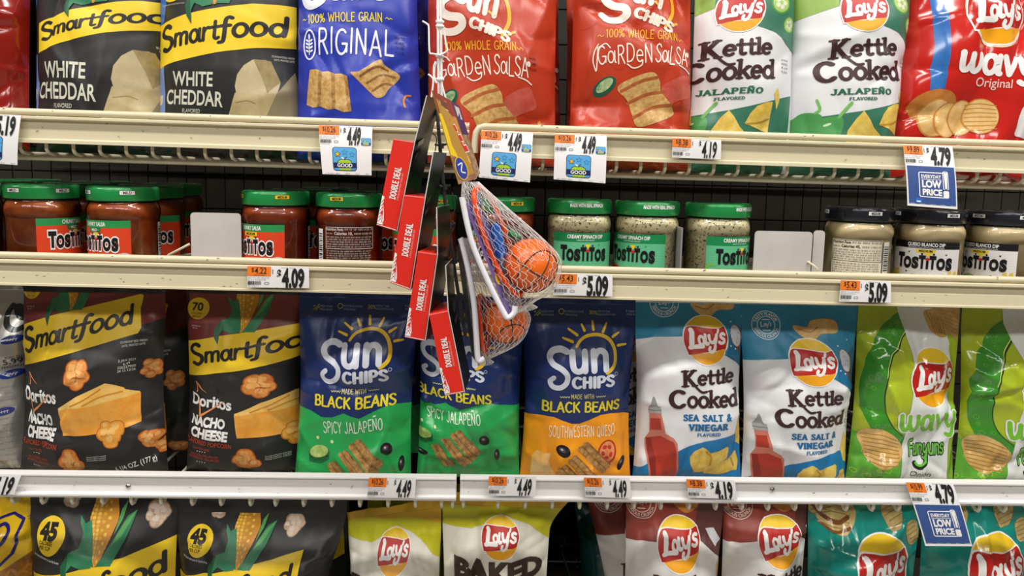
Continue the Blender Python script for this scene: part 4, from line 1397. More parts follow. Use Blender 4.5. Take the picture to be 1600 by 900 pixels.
def corn(A, cx, top, bot, w, g='S', layer=3):
    """cob between its leaves; bot is the pointed lower end"""
    h = bot - top
    LF, LL, LD = LEAF(g), LEAFL(g), ink('#1f5c3c', g)
    half = lambda t: w * (.36 + .15 * math.sin(min(1, t * 2.2) * 1.57) - .40 * max(0, t - .35) / .65)
    side = [(cx + half(t / 10) , top + h * t / 10) for t in range(11)]
    A.poly([(cx, top - h * .03)] + side + [(2 * cx - x, y) for x, y in side[::-1]], ink('#c98f2c', g), layer, True, 3)
    rows, cols = 17, 7
    k1, k2, k3 = ink('#eec64e', g), ink('#e2ad3a', g), ink('#cf8a2e', g)
    for j in range(rows):
        t = (j + .5) / rows
        hw = half(t) * .97
        for i in range(cols):
            s = (i + .5) / cols * 2 - 1
            x = cx + hw * math.sin(s * 1.45)
            A.ell(x, top + h * (t + .012 * math.cos(s * 1.5)), hw / cols * .98 * (.45 + .55 * math.cos(s * 1.3)), h / rows * .46, (k1, k2, k1, k2, k3)[(i + (j % 2)) % 5 if i < 5 else 4], layer + 1, n=8)
    A.poly([(cx - w * .42, top + h * .36), (cx - w * .62, top + h * .42), (cx - w * .86, top + h * .30), (cx - w * .80, top + h * .42), (cx - w * .62, top + h * .56), (cx - w * .66, bot), (cx - w * .02, bot), (cx - w * .22, top + h * .68)], LF, layer + 2)
    A.poly([(cx + w * 1.12, top + h * .20), (cx + w * .80, top + h * .30), (cx + w * .40, top + h * .70), (cx + w * .05, bot), (cx + w * .55, bot), (cx + w * .92, top + h * .62)], LF, layer + 2)
    A.poly([(cx + w * 1.12, top + h * .20), (cx + w * .74, top + h * .38), (cx + w * .42, top + h * .72), (cx + w * .72, top + h * .60)], LL, layer + 3)
    A.poly([(cx + w * .76, top + h * .04), (cx + w * .56, top + h * .20), (cx + w * .44, top + h * .58), (cx + w * .64, top + h * .36)], LL, layer + 2)
    A.poly([(cx - w * .10, bot + h * .02), (cx - w * .30, bot - h * .20), (cx - w * .55, bot - h * .27), (cx - w * .95, bot - h * .20), (cx - w * 1.18, bot + h * .0), (cx - w * 1.12, bot + h * .15), (cx - w * .93, bot + h * .27), (cx - w * .93, bot + h * .08), (cx - w * .78, bot - h * .02), (cx - w * .45, bot + h * .04)], LF, layer + 3)
    A.poly([(cx - w * .95, bot - h * .20), (cx - w * 1.18, bot + h * .0), (cx - w * 1.12, bot + h * .15), (cx - w * .93, bot + h * .27), (cx - w * .96, bot + h * .06)], LD, layer + 4)
# ------------------------------------------------------------------ printed fronts, each drawn where the photo shows its clearest bag
def art_white_cheddar():
    A = Art(); B = Art(); g = 'M'
    Y, K, W_ = ink('#f2cf2b', g), ink('#232222', g), ink('#d9d9c6', g)
    A.poly([(243, -140), (262, -140), (254, 2), (247, 30), (240, 38), (236, 40), (235, -140)], ink('#3a6fc4', g), 1)
    A.poly([(232, 103), (247, 100), (246, 150), (247, 190), (232, 190)], ink('#7f97d0', g), 1)
    popcorn(A, 236, 155, 9, ink('#d8c9b4', g), 2, 3)
    B.poly([(234, 37), (290, 28), (345, 21), (400, 13), (458, 8), (458, 74), (400, 81), (330, 91), (280, 98), (234, 105)], Y, 2)
    smartfood_word(B, (243, 80), (446, 60), 34, K)
    A.text('WHITE', (265, 135), (337, 140.5), 21, W_, 3, bold=.02)
    A.text('CHEDDAR', (250, 162), (351, 171.5), 21.5, W_, 3, bold=.02)
    A.text('FLAVORED', (282, 178), (313, 180), 6, W_, 3)
    A.text('FLAVORED POPCORN', (250, 200), (350, 203), 8, W_, 3)
    A.poly([(372, 140), (376, 122), (386, 108), (399, 99), (418, 98), (424, 103), (437, 130), (433, 152), (420, 190), (372, 190), (374, 152)], ink('#b6a57d', g, kind='noise', col2='#c4b48e', scale=30), 2)
    A.poly([(400, 98), (424, 99), (437, 130), (420, 150), (412, 125)], ink('#a28f5c', g, kind='noise', col2='#8a7746', scale=80), 3)
    A.poly([(360, 182), (372, 150), (400, 153), (412, 150), (432, 150), (456, 112), (462, 150), (462, 195), (355, 195)], ink('#cbb98d', g, kind='noise', col2='#b7a373', scale=40), 3)
    A.poly([(432, 150), (456, 112), (462, 150), (462, 195), (412, 195)], ink('#8e8160', g), 4)
    A.line([(372, 165), (390, 162), (402, 166)], 1.2, ink('#a08a58', g), 5)
    corn(B, 342, -95, 14, 42, g, 6)
    A.ell(266, -3, 15, 8, Y, 2)
    A.text('See Nutrition Information for Total Fat Content', (245, 9), (291, 11), 2.4, W_, 3)
    A.text('GUARANTEED FRESH', (425, 92), (455, 91), 3, W_, 3); A.text('UNTIL PRINTED DATE', (428, 97), (455, 96), 3, W_, 3)
    return A, B

def art_nacho():
    A = Art(); g = 'M'
    Y, K, W_ = ink('#edc72b', g), ink('#242422', g), ink('#ecebe8', g)
    A.poly([(15, 400), (255, 400), (250, 500), (213, 512), (20, 560)], ink('#6d2b28', g), 1)
    A.poly([(15, 400), (255, 400), (253, 450), (140, 470), (20, 480)], ink('#803a33', g), 2)
    A.poly([(18, 513), (70, 497), (207, 464), (211, 466.5), (209, 485), (212, 505), (214.5, 516), (211, 524), (120, 550), (18, 577)], Y, 3)
    smartfood_word(A, (29, 553), (199, 511), 32, K, 6)
    corn(A, 97, 400, 489, 32, g, 4)
    A.ell(31, 452, 16, 20, Y, 3)
    A.text('70', (22, 456), (38, 456), 14, K, 4, bold=.03)
    A.text('CALORIES', (22, 463), (38, 463), 3.5, K, 4); A.text('PER CUP', (24, 469), (36, 469), 3.5, K, 4)
    microtext(A, 24, 483, 14, 1.6, 3, W_, 3); microtext(A, 26, 487, 9, 1.6, 4, W_, 3)
    A.text('GUARANTEED FRESH', (187, 539), (225, 536.5), 3.4, W_, 3); A.text('UNTIL PRINTED DATE', (190, 544.5), (222, 542), 3.2, W_, 3)
    for i, s in enumerate(('2 JAN 2024', '6.49', '326227908', '24 15 12:26')):
        A.text(s, (188.5 + (i == 1) * 7, 566.5 + i * 5.2), (211 - (i == 1) * 7, 565 + i * 5.2), 3.6, ink('#cfcfca', g), 3)
    popcorn(A, 128, 583, 24, POPO(g), 3, 11, ink('#a8501c', g), ink('#e8a052', g, kind='noise', col2='#f0ba74', scale=110))
    popcorn(A, 231, 581, 17, POPO(g), 3, 12, ink('#a8501c', g), ink('#e8a052', g, kind='noise', col2='#f0ba74', scale=110))
    A.poly([(96, 636), (130, 616), (172, 597), (183, 600), (197, 606), (199, 609), (218, 615), (219, 640), (221, 662), (203, 668), (160, 676), (101, 680), (98, 660)], CHEDL(g), 3)
    A.poly([(96, 640), (120, 634), (150, 632), (175, 626), (219, 617), (221, 662), (203, 668), (160, 676), (101, 680)], CHED(g), 4)
    A.line([(118, 632), (140, 622), (165, 606)], 2, ink('#c87f22', g), 4); A.line([(140, 630), (165, 618), (195, 612)], 2.4, ink('#d08a2a', g), 4)
    popcorn(A, 179, 676, 24, CHED(g), 5, 13, ink('#c07020', g), ink('#f0bc6a', g))
    popcorn(A, 115, 720, 22, POPO(g), 3, 14, ink('#a8501c', g), ink('#e8a052', g, kind='noise', col2='#f0ba74', scale=110))
    popcorn(A, 234, 687, 17, POPO(g), 3, 15, ink('#a8501c', g), ink('#e8a052', g, kind='noise', col2='#f0ba74', scale=110)); popcorn(A, 251, 703, 14, POPO(g), 3, 16, ink('#a8501c', g), ink('#e8a052', g, kind='noise', col2='#f0ba74', scale=110))
    A.text('Doritos', (27, 627.5), (92, 629), 20, W_, 5, bold=.03)
    sw = ink('#e8935a', g)
    A.line([(35, 585), (38, 600), (37, 603)], .8, sw, 4, w1=2); A.line([(35, 585), (44, 595), (54, 601)], 2.2, sw, 4, w1=.6)
    A.line([(40, 618), (43, 632), (44, 647)], 1.6, sw, 6, w1=3.4); A.line([(44, 647), (60, 633), (82, 614)], 4, sw, 6, w1=1)
    A.text('NACHO', (28, 664), (83, 665), 16.5, W_, 5, bold=.05, shear=.06)
    A.text('CHEESE', (29, 686), (87, 687.5), 16.5, W_, 5, bold=.05, shear=.06)
    R_ = ink('#b8452f', g)
    A.text('FLAVORED POPCORN', (22, 698), (93, 701), 8, R_, 5, bold=.01)
    A.text('GLUTEN FREE', (35, 708), (62, 710), 4, R_, 4); A.text('NO COLORS FROM', (32, 721), (74, 722), 4, R_, 4); A.text('ARTIFICIAL SOURCES', (28, 726), (76, 728), 4, R_, 4)
    for i in range(4): A.ell(43 + i * 4, 712.4, .8, .8, W_, 4); A.ell(43 + i * 4, 732, .8, .8, W_, 4)
    for i in range(3): A.text('Cheesy popcorn enlarged', (139, 714 + i * 3), (169, 712 + i * 3), 1.8, W_, 4)
    A.text('6 1/4 OZ. (177 g)', (183, 738), (241, 724), 8, W_, 4, bold=.01)
    return A

def sun_common(A, dx, dy, g, words2):
    """sun emblem and lettering, placed for the orange queso bag and shifted for the others"""
    p = lambda *q: [(x + dx, y + dy) for x, y in q]
    Y, W_, Yb = ink('#e6c02f', g), ink('#d3d9e6', g), ink('#ead93a', g)
    A.line(p((900, 542), (906, 534), (915, 529), (930, 526), (945, 528.5), (956, 536), (963, 548), (965, 560), (963, 571), (957, 578), (950, 582)), 4.2, Y, 4, w1=6.8)
    for a, b in (((880, 530.5), (894, 535)), ((889.5, 517.5), (902, 525.5)), ((910.5, 511), (914.5, 520)), ((928.5, 506.5), (929, 519)), ((951, 510), (944.5, 522.5)), ((971, 525), (961, 531)), ((983, 543), (970, 544.5))):
        A.line(p(a, b), 3, Y, 4, sm=False, w1=4.6)
    A.line(p((884, 549), (874, 546), (862, 549), (857, 558), (862, 568), (875, 575), (884, 585), (882, 597), (872, 604), (860, 602), (856, 594), (862, 588)), 10, W_, 5, w1=7.5)
    A.hand('un', tuple(p((888, 583))[0]), tuple(p((953, 582))[0]), 54, W_, 5, w=.19, gap=.10)
    A.hand('CHIPS', tuple(p((891, 606))[0]), tuple(p((964, 605))[0]), 20, W_, 5, w=.24, gap=.10)
    A.line(p(*[(966 + 2.6 * math.cos(a), 586 + 2.6 * math.sin(a)) for a in np.linspace(0, 6.3, 10)]), .6, W_, 5)
    if words2:
        A.hand('MADE WITH', tuple(p((890, 622))[0]), tuple(p((928, 622))[0]), 8, ink('#e3d98a', g), 5, w=.11)
        for x0 in (872, 932):
            A.line(p(*[(x0 + i * 2, 618.5 + (1 if i % 2 else -1)) for i in range(9)]), .9, ink('#e3d98a', g), 5)
        A.hand('BLACK BEANS', tuple(p((843, 643))[0]), tuple(p((975, 645))[0]), 18, Yb, 5, w=.17, gap=.07)
        for i, (x, s) in enumerate(((847, 'MADE WITH'), (885, 'NO ARTIFICIAL FLAVORS'), (938, 'LESS FAT THAN'), (984, '100%'))):
            A.text(s, tuple(p((x, 493))[0]), tuple(p((x + (20 if i != 1 else 31), 494))[0]), 3, ink('#9fb0d0', g), 4)
            A.text('WHOLE GRAINS' if i != 2 else 'REGULAR POTATO CHIPS', tuple(p((x, 498))[0]), tuple(p((x + (20 if i != 2 else 28), 499))[0]), 3, ink('#9fb0d0', g), 4)
        A.text('30%', tuple(p((924, 496))[0]), tuple(p((937, 497))[0]), 6, ink('#c9c24a', g), 4)
        A.line(p(*[(880 + 4 * math.cos(a), 492 + 4 * math.sin(a)) for a in np.linspace(0, 6.3, 14)]), .9, ink('#c9c24a', g), 4)
        A.line(p((837, 498), (842, 493), (846, 489)), 1, ink('#a9b93a', g), 4)
        for q in ((838, 492), (842, 497), (845, 494)): A.ell(q[0] + dx, q[1] + dy, 2, 1, ink('#a9b93a', g), 4, -40)

def bean(A, cx, cy, rx, ry, rot, g='S'):
    A.ell(cx, cy, rx, ry, ink('#1c171c', g), 3, rot)
    A.ell(cx - rx * .15, cy - ry * .2, rx * .5, ry * .4, ink('#4a4148', g), 4, rot)
    A.ell(cx - rx * .2, cy - ry * .25, rx * .2, ry * .18, ink('#b9b2b8', g), 5, rot)

def art_queso():
    A = Art(); g = 'S'
    A.poly([(800, 656), (830, 652), (847, 650), (862, 651), (878, 657), (892, 661), (905, 662), (920, 657), (940, 649), (960, 650), (1005, 657), (1010, 800), (790, 800)], ink('#f09a1c', g), 1)
    sun_common(A, 0, 0, g, True)
    A.hand('SOUTHWESTERN QUESO', (854, 682), (965, 684), 18, ink('#f6ecd2', g), 5, w=.10, bounce=.05)
    bean(A, 878, 702, 12, 8.5, 25, g); bean(A, 975, 731, 5.5, 12, 25, g)
    A.ell(951, 710, 16, 20, ink('#b5301c', g), 3, 15); A.ell(951, 709, 13, 16.5, ink('#dc7a4a', g, kind='noise', col2='#e6a06a', scale=120), 4, 15)
    for a in (30, 100, 170, 240, 310): A.ell(951 + 7 * math.cos(math.radians(a)), 709 + 9 * math.sin(math.radians(a)), 3, 4, ink('#c4402a', g), 5, a)
    A.poly([(829, 717), (837, 706), (848, 709), (859, 708), (856, 722), (862, 735), (868, 742), (866, 755), (829, 750)], ink('#e6cf96', g, kind='noise', col2='#edb060', scale=70), 3)
    A.poly([(868, 735), (880, 722), (900, 745), (900, 760), (868, 760)], CHIPM(g), 3)
    chips(A, [(901, 702), (920, 691), (957, 729), (943, 745)], g, 4, 2); chips(A, [(885, 718), (899, 709), (934, 745), (920, 758)], g, 5, 2); chips(A, [(869, 731), (884, 722), (912, 752), (895, 762)], g, 6, 2)
    return A

def art_black_bean_green():
    A = Art(); g = 'S'
    A.poly([(430, 642), (464, 640), (482, 643), (500, 651), (520, 650), (540, 642), (565, 650), (587, 642), (612, 634), (640, 638), (680, 640), (680, 800), (430, 800)], ink('#2aa455', g), 1)
    sun_common(A, -354, -8.5, g, True)
    A.hand('SPICY JALAPE\u00d1O', (505, 676), (601, 671), 19, ink('#e3f0dc', g), 5, w=.11, bounce=.05)
    A.ell(498, 708, 18, 12, ink('#1d5a34', g), 3, -12); A.ell(498, 705, 16, 9.5, ink('#8fb552', g, kind='noise', col2='#c4d488', scale=110), 4, -12)
    A.poly([(480, 710), (516, 703), (516, 715), (502, 724), (482, 722)], ink('#226a3c', g), 3)
    bean(A, 606, 701, 9, 10, -20, g); bean(A, 627, 729, 4.5, 12, 5, g); bean(A, 494, 742, 12, 5, 0, g)
    A.ell(495, 684, 2.6, 2.6, ink('#dfe6a8', g), 3); A.ell(520, 688, 2.6, 2.6, ink('#dfe6a8', g), 3)
    chips(A, [(547, 695), (566, 682), (600, 722), (585, 741)], g, 4, 2); chips(A, [(531, 706), (546, 700), (584, 741), (566, 752)], g, 5, 2); chips(A, [(513, 724), (528, 716), (556, 748), (532, 758)], g, 6, 2)
    return A

def art_original():
    A = Art(); g = 'S'
    W_, Y = ink('#e9ebf6', g), ink('#ecd33a', g)
    A.line([(492, -30), (478, -20), (475, -5), (480, 8), (490, 10), (502, 4), (508, -6)], 14, W_, 5)
    A.hand('CHIPS', (513, 6), (604, 4), 20, W_, 5, w=.26)
    A.line([(600, -40), (612, -25), (608, -8)], 7, ink('#e6c02f', g), 4)
    A.hand('100% WHOLE GRAIN', (480, 40), (598, 37.5), 15, Y, 5, w=.12)
    A.line([(471, 33), (473, 31), (475, 33.5), (477, 32)], 1.2, Y, 5); A.line([(603, 31.5), (605.5, 29.5), (608, 32.5), (610.5, 30.5), (613, 32)], 1.2, Y, 5)
    A.line(arc(483.5, 73, 9.5, 22.5, 0, 360, 26)[:-1], 2.4, W_, 5, sm=False, closed=True)
    A.line([(483, 88), (483, 60)], 1.3, W_, 5)
    for i in range(4):
        for s in (-1, 1): A.ell(483 + s * 3.2, 66 + i * 5.5, 2.9, 1.5, W_, 5, -35 * s)
    A.ell(483, 60, 1.8, 4, W_, 5)
    A.hand('RIGINAL', (498, 89), (616, 92), 42, W_, 5, w=.095, gap=.10, bounce=.04)
    for i, s in enumerate(('30JAN2024', '4.49', 'T14 12345', '12 5:35')):
        A.text(s, (617 + i * .5, 62 + i * 8), (631, 62.5 + i * 8), 4.6, ink('#20265c', g), 5)
    chips(A, [(484, 112), (546, 124), (552, 178), (476, 165)], g, 3, 3, CHIPL(g), CHIPM(g))
    A.poly([(551, 118), (566, 116), (594, 96), (602, 104), (622, 116), (624, 124), (608, 140), (601, 152), (590, 156), (578, 146), (570, 138), (562, 130)], CHIPL(g), 3, True)
    for q in (((566, 124), (590, 108), (606, 112)), ((576, 134), (598, 120), (618, 122)), ((584, 146), (600, 134), (612, 134))):
        A.line(q, 3.4, CHIPD(g), 4)
    A.line([(632, 168), (630, 158), (633, 150), (640, 149)], 3, ink('#cc7a22', g), 4)
    return A

def art_salsa():
    A = Art(); g = 'S'
    W_, Y = ink('#f2e6d8', g), ink('#f2b02c', g)
    rs = random.Random(4)
    for i in range(12):
        x, y = rs.uniform(905, 1090), rs.uniform(-90, 190)
        blob(A, x, y, rs.uniform(8, 20), rs.uniform(10, 26), ink('#bb3a20', g), 1, i)
    A.line([(982, -12), (966, -22), (948, -14), (946, 0), (958, 10), (975, 15), (978, 26), (966, 34), (950, 33), (940, 24)], 15, W_, 5, w1=11)
    A.hand('un', (984, 6), (1032, 20), 58, W_, 5, w=.2, gap=.1)
    A.hand('CHIPS', (986, 30), (1050, 56), 18, W_, 5, w=.26, gap=.08)
    A.line([(1040, -30), (1052, -8), (1053, 20), (1040, 44)], 6, Y, 4)
    A.line([(1022, 8), (1030, 14)], 4, Y, 5); A.line([(1050, 42), (1060, 38)], 4, Y, 5)
    A.hand('100% WHOLE GRAIN', (945, 62), (1060, 67), 14, Y, 5, w=.12)
    A.line([(933, 59), (936, 57), (939, 60), (942, 58)], 1.2, Y, 5); A.line([(1062, 62), (1065, 65), (1068, 62), (1071, 65)], 1.2, Y, 5)
    A.hand('GaRDeN', (933, 104), (1017, 101), 30, W_, 5, w=.085, bounce=.05); A.hand('SaLSA', (1021, 101), (1076, 107), 30, W_, 5, w=.09, gap=.03, bounce=.05)
    A.line([(935, 76), (945, 71), (952, 78)], 1.8, W_, 5); A.line([(978, 104), (988, 110), (1000, 106), (1002, 98)], 2, W_, 5); A.line([(1060, 106), (1072, 110), (1080, 116)], 2, W_, 5)
    A.line([(931, 76), (927, 84), (925, 98), (930, 113)], 1.8, W_, 5); A.line([(933, 76), (932, 92), (931, 112)], 1.8, W_, 5); A.line([(931, 76), (934, 71)], 1.4, W_, 5)
    A.ell(1078, 86, 3.4, 4, W_, 5)
    A.ell(944, 137, 20, 12, ink('#1f5c48', g), 2, -38); A.ell(944, 135, 15, 7.5, ink('#6aa06a', g, kind='noise', col2='#c8d8a0', scale=150), 3, -38)
    A.poly([(964, 142), (975, 130), (1016, 116), (1030, 128), (1034, 146), (1052, 170), (1050, 184), (1000, 200), (988, 182), (980, 160)], CHIPL(g), 3, True)
    for q in (((970, 145), (1000, 130), (1026, 124)), ((980, 164), (1010, 150), (1036, 146)), ((990, 186), (1020, 170), (1050, 166))):
        A.line(q, 5, ink('#b96a38', g, kind='noise', col2='#a0502a', scale=150), 4)
    A.poly([(1034, 140), (1050, 128), (1075, 120), (1083, 134), (1085, 150), (1060, 160), (1044, 164)], ink('#c2483a', g, kind='noise', col2='#d06a5a', scale=40), 2, True)
    for i, s in enumerate(('30JAN2024', '4.49', 'T14 12345')): A.text(s, (1079, 79 + i * 8), (1090, 80 + i * 8), 4, ink('#3a1a14', g), 5)
    A.poly([(1083, 196), (1086, 170), (1091, 168), (1092, 196)], ink('#d98a2c', g), 4)
    return A

def kettle_base(A, g, white_top, dark, light=None):
    A.poly(white_top, dark, 1)
    return A

def art_jalapeno():
    A = Art(); g = 'M'
    G = ink('#34705a', g, kind='noise', col2='#3a7a60', scale=14)
    A.poly([(1200, -200), (1480, -200), (1480, 95), (1427, 69), (1418, 61), (1405, 54), (1375, 46), (1347, 30), (1310, 12), (1251, 29), (1200, 45)], G, 1)
    A.poly([(1200, -200), (1300, -200), (1312, -20), (1310, 12), (1251, 29), (1200, 45)], ink('#8fb04e', g), 2)
    for x, y, r in ((1411, 6, 18), (1432, 38, 13), (1208, -2, 12), (1392, -40, 16)):
        A.ell(x, y, r, r, ink('#4d9a3c', g), 2); A.ell(x, y, r * .84, r * .84, ink('#a9c96a', g), 3)
        for a in range(5): A.ell(x + r * .4 * math.cos(a * 1.26), y + r * .4 * math.sin(a * 1.26), r * .22, r * .22, ink('#dfe6c8', g), 4)
    lays(A, 1347, 18, 35.5, g)
    Bn = ink('#3e2124', g)
    kettle_words(A, (1293, 96), (1402, 90), 31, (1274, 131), (1411, 128), 33, Bn)
    A.hand('JALAPE\u00d1O', (1296, 151), (1392, 150.5), 9.5, ink('#23694d', g), 5, w=.2, serif=True, gap=.16)
    A.hand('FLAVORED', (1322, 160), (1365, 160), 5, ink('#23694d', g), 5, w=.2, serif=True, gap=.14)
    A.poly([(1200, 215), (1240, 197), (1262, 186), (1290, 183), (1315, 180), (1345, 176), (1375, 170), (1410, 161), (1450, 150), (1450, 280), (1200, 280)], G, 1)
    P, Ps = ink('#4a9a52', g), ink('#74b85e', g)
    A.poly([(1241, 196), (1250, 184), (1262, 177), (1282, 180), (1284, 190), (1270, 206), (1258, 222), (1240, 222)], P, 3, True); A.line([(1276, 178), (1282, 172), (1278, 158)], 4, Ps, 4)
    A.poly([(1266, 208), (1275, 193), (1288, 186), (1308, 184), (1315, 192), (1312, 210), (1300, 226), (1270, 226)], P, 5, True); A.line([(1308, 186), (1316, 176), (1326, 164)], 5, Ps, 5)
    A.ell(1292, 197, 6, 2, ink('#c9e6c0', g), 6, -20)
    A.poly([(1318, 226), (1321, 207), (1333, 188), (1344, 176), (1352, 186), (1362, 202), (1374, 214), (1376, 226)], GOLD(g), 4)
    A.poly([(1370, 197), (1376, 182), (1386, 170), (1400, 164), (1411, 163), (1410, 212), (1385, 203)], GOLD(g), 4)
    A.line([(1372, 198), (1392, 196), (1408, 190)], 3, ink('#b98f2c', g), 5)
    A.poly([(1412, 150), (1418, 140), (1424, 160), (1420, 175)], GOLD(g), 4)
    for i, s in enumerate(('guaranteed fresh', '30JAN2024', '4.19', 'T4,1234 07')): A.text(s, (1422, 96 + i * 6.6), (1436, 97 + i * 6.6), 3.6, ink('#55504e', g), 4)
    return A

def art_vinegar():
    A = Art(); g = 'M'
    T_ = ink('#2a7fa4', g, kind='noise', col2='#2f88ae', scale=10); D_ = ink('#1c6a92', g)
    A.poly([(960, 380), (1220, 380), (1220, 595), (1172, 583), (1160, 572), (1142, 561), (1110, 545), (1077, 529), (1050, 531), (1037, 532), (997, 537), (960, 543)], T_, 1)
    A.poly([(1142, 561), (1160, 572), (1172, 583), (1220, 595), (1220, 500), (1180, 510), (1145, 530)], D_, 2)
    stamp(A, 1045, 478, 23, ink('#dfe8ec', g), g, 4)
    A.poly([(1087, 482), (1092, 478), (1108, 480), (1116, 470), (1140, 466), (1156, 472), (1154, 488), (1130, 490), (1116, 499), (1100, 496)], CRISP(g), 3, True)
    A.line([(1095, 484), (1112, 488), (1124, 480)], 2, ink('#a8743a', g), 4)
    A.ell(1159, 531, 10.5, 19, ink('#7a4636', g), 3, -12); A.ell(1158, 530, 9, 17, ink('#c9cdd0', g, kind='fleck', col2='#8e9498', scale=400), 4, -12)
    for x, y in ((1150, 508), (1156, 550), (1170, 500), (1148, 545)): A.ell(x, y, 1.4, 1.2, ink('#e8eef0', g), 4)
    A.line([(1160, 548), (1164, 556), (1170, 562)], 4, ink('#7a4636', g), 3)
    lays(A, 1107, 534, 35.5, g)
    Bn = ink('#3a2225', g)
    kettle_words(A, (1060, 604), (1153, 601), 28, (1041, 636), (1161, 638), 29, Bn)
    Bl = ink('#17679c', g)
    A.hand('SEA SALT', (1064, 656), (1130, 657.5), 10.5, Bl, 5, w=.24, serif=True, gap=.16); A.text('&', (1136, 657.5), (1146, 658), 10.5, Bl, 5, bold=.04)
    A.hand('VINEGAR', (1072, 671.5), (1140, 672), 11, Bl, 5, w=.24, serif=True, gap=.16)
    A.hand('FLAVORED', (1087, 680.5), (1126, 680.5), 5.5, Bl, 5, w=.2, serif=True, gap=.14)
    # bottle
    R1, R2 = ink('#b23a2a', g), ink('#8e2a22', g)
    A.poly([(1017, 620), (1019.5, 621), (1023, 632), (1026, 637), (1010, 638), (1013, 632)], ink('#8f8f90', g), 4)
    A.poly([(1010, 637), (1028, 634), (1030, 645), (1011, 647)], ink('#aaaaac', g), 4); A.line([(1010.5, 642), (1029, 640)], 1, ink('#6d6d70', g), 5)
    A.poly([(1012, 647), (1029, 645), (1033, 660), (1037, 677), (1050, 684), (1056, 692), (1061, 742), (1058, 800), (1016, 800), (1014, 742), (1008, 705), (1007, 690), (1013, 678)], ink('#cc7a68', g), 3)
    A.poly([(1014, 655), (1028, 653), (1031, 672), (1014, 674)], R1, 4)
    A.poly([(1009, 688), (1030, 682), (1050, 690), (1054, 700), (1058, 745), (1056, 800), (1020, 800), (1018, 745), (1011, 708)], R1, 4)
    A.poly([(1009, 688), (1016, 686), (1024, 720), (1028, 800), (1020, 800), (1018, 745), (1011, 708)], R2, 5)
    A.poly([(1056, 705), (1066, 700), (1087, 692), (1105, 688), (1125, 685), (1165, 682), (1200, 680), (1200, 820), (1056, 820)], ink('#1778b4', g), 2)
    A.poly([(985, 745), (1000, 736), (1012, 727), (1018, 745), (1022, 820), (985, 820)], ink('#1778b4', g), 2)
    A.poly([(1078, 725), (1077, 714), (1084, 704), (1097, 698), (1104, 702), (1110, 708), (1124, 706), (1140, 701), (1144, 705), (1141, 722), (1120, 730), (1100, 740), (1086, 742)], GOLD(g), 4)
    A.line([(1104, 706), (1112, 716), (1110, 730)], 3, ink('#c08f34', g), 5)
    A.poly([(1097, 735), (1115, 728), (1142, 724), (1160, 714), (1164, 730), (1161, 746), (1130, 748), (1104, 746)], GOLD(g), 5); A.line([(1150, 724), (1156, 738)], 3, ink('#b98b34', g), 6)
    A.poly([(1156, 680), (1164, 650), (1170, 668), (1168, 705), (1160, 700)], GOLD(g), 4)
    for i in range(5): A.text('30JAN24', (1164.5, 618 + i * 6), (1168.5, 622 + i * 6), 3, ink('#4a4648', g), 3)
    return A

def art_bbq():
    A = Art(); g = 'M'
    B1, B2 = ink('#8a3a30', g), ink('#5c3330', g)
    A.poly([(930, 700), (1200, 700), (1200, 880), (1150, 876), (1122, 862), (1090, 846), (1063, 838), (1030, 847), (1008, 850), (985, 855), (930, 868)], B1, 1)
    A.poly([(1200, 700), (1140, 700), (1096, 815), (1090, 846), (1110, 862), (1130, 880), (1150, 902), (1200, 905)], B2, 2)
    stamp(A, 1007, 796, 23, ink('#d8c0b4', g), g, 4)
    A.poly([(1055, 792), (1062, 786), (1076, 784), (1094, 786), (1099, 794), (1096, 806), (1080, 813), (1066, 806)], ink('#b86a2a', g, kind='noise', col2='#cc8a42', scale=70), 3, True)
    A.poly([(1110, 838), (1124, 838), (1135, 856), (1126, 866), (1117, 852)], ink('#c9cbd0', g), 4)
    lays(A, 1063, 852, 36, g)
    kettle_words(A, (1017, 921), (1102, 921), 29, (1000, 955), (1118, 955), 29, ink('#3e2124', g))
    A.poly([(1126, 900), (1136, 885), (1140, 915), (1130, 920)], GOLD(g), 4)
    return A

def art_baked():
    A = Art(); g = 'M'
    A.poly([(660, 700), (900, 700), (900, 880), (853, 850), (830, 832), (810, 822), (782, 814), (760, 828), (737, 839), (710, 836), (687, 830), (660, 826)], ink('#c6c41e', g, kind='noise', col2='#bdb81c', scale=14), 1)
    A.poly([(660, 700), (900, 700), (900, 812), (850, 806), (800, 800), (760, 805), (720, 802), (680, 806), (660, 800)], ink('#d6a91c', g, kind='noise', col2='#cfa01a', scale=18), 2)
    lays(A, 782, 846, 29, g)
    A.text('BAKED', (707, 906), (851, 905), 26, ink('#3c2a22', g), 5, bold=.06)
    return A

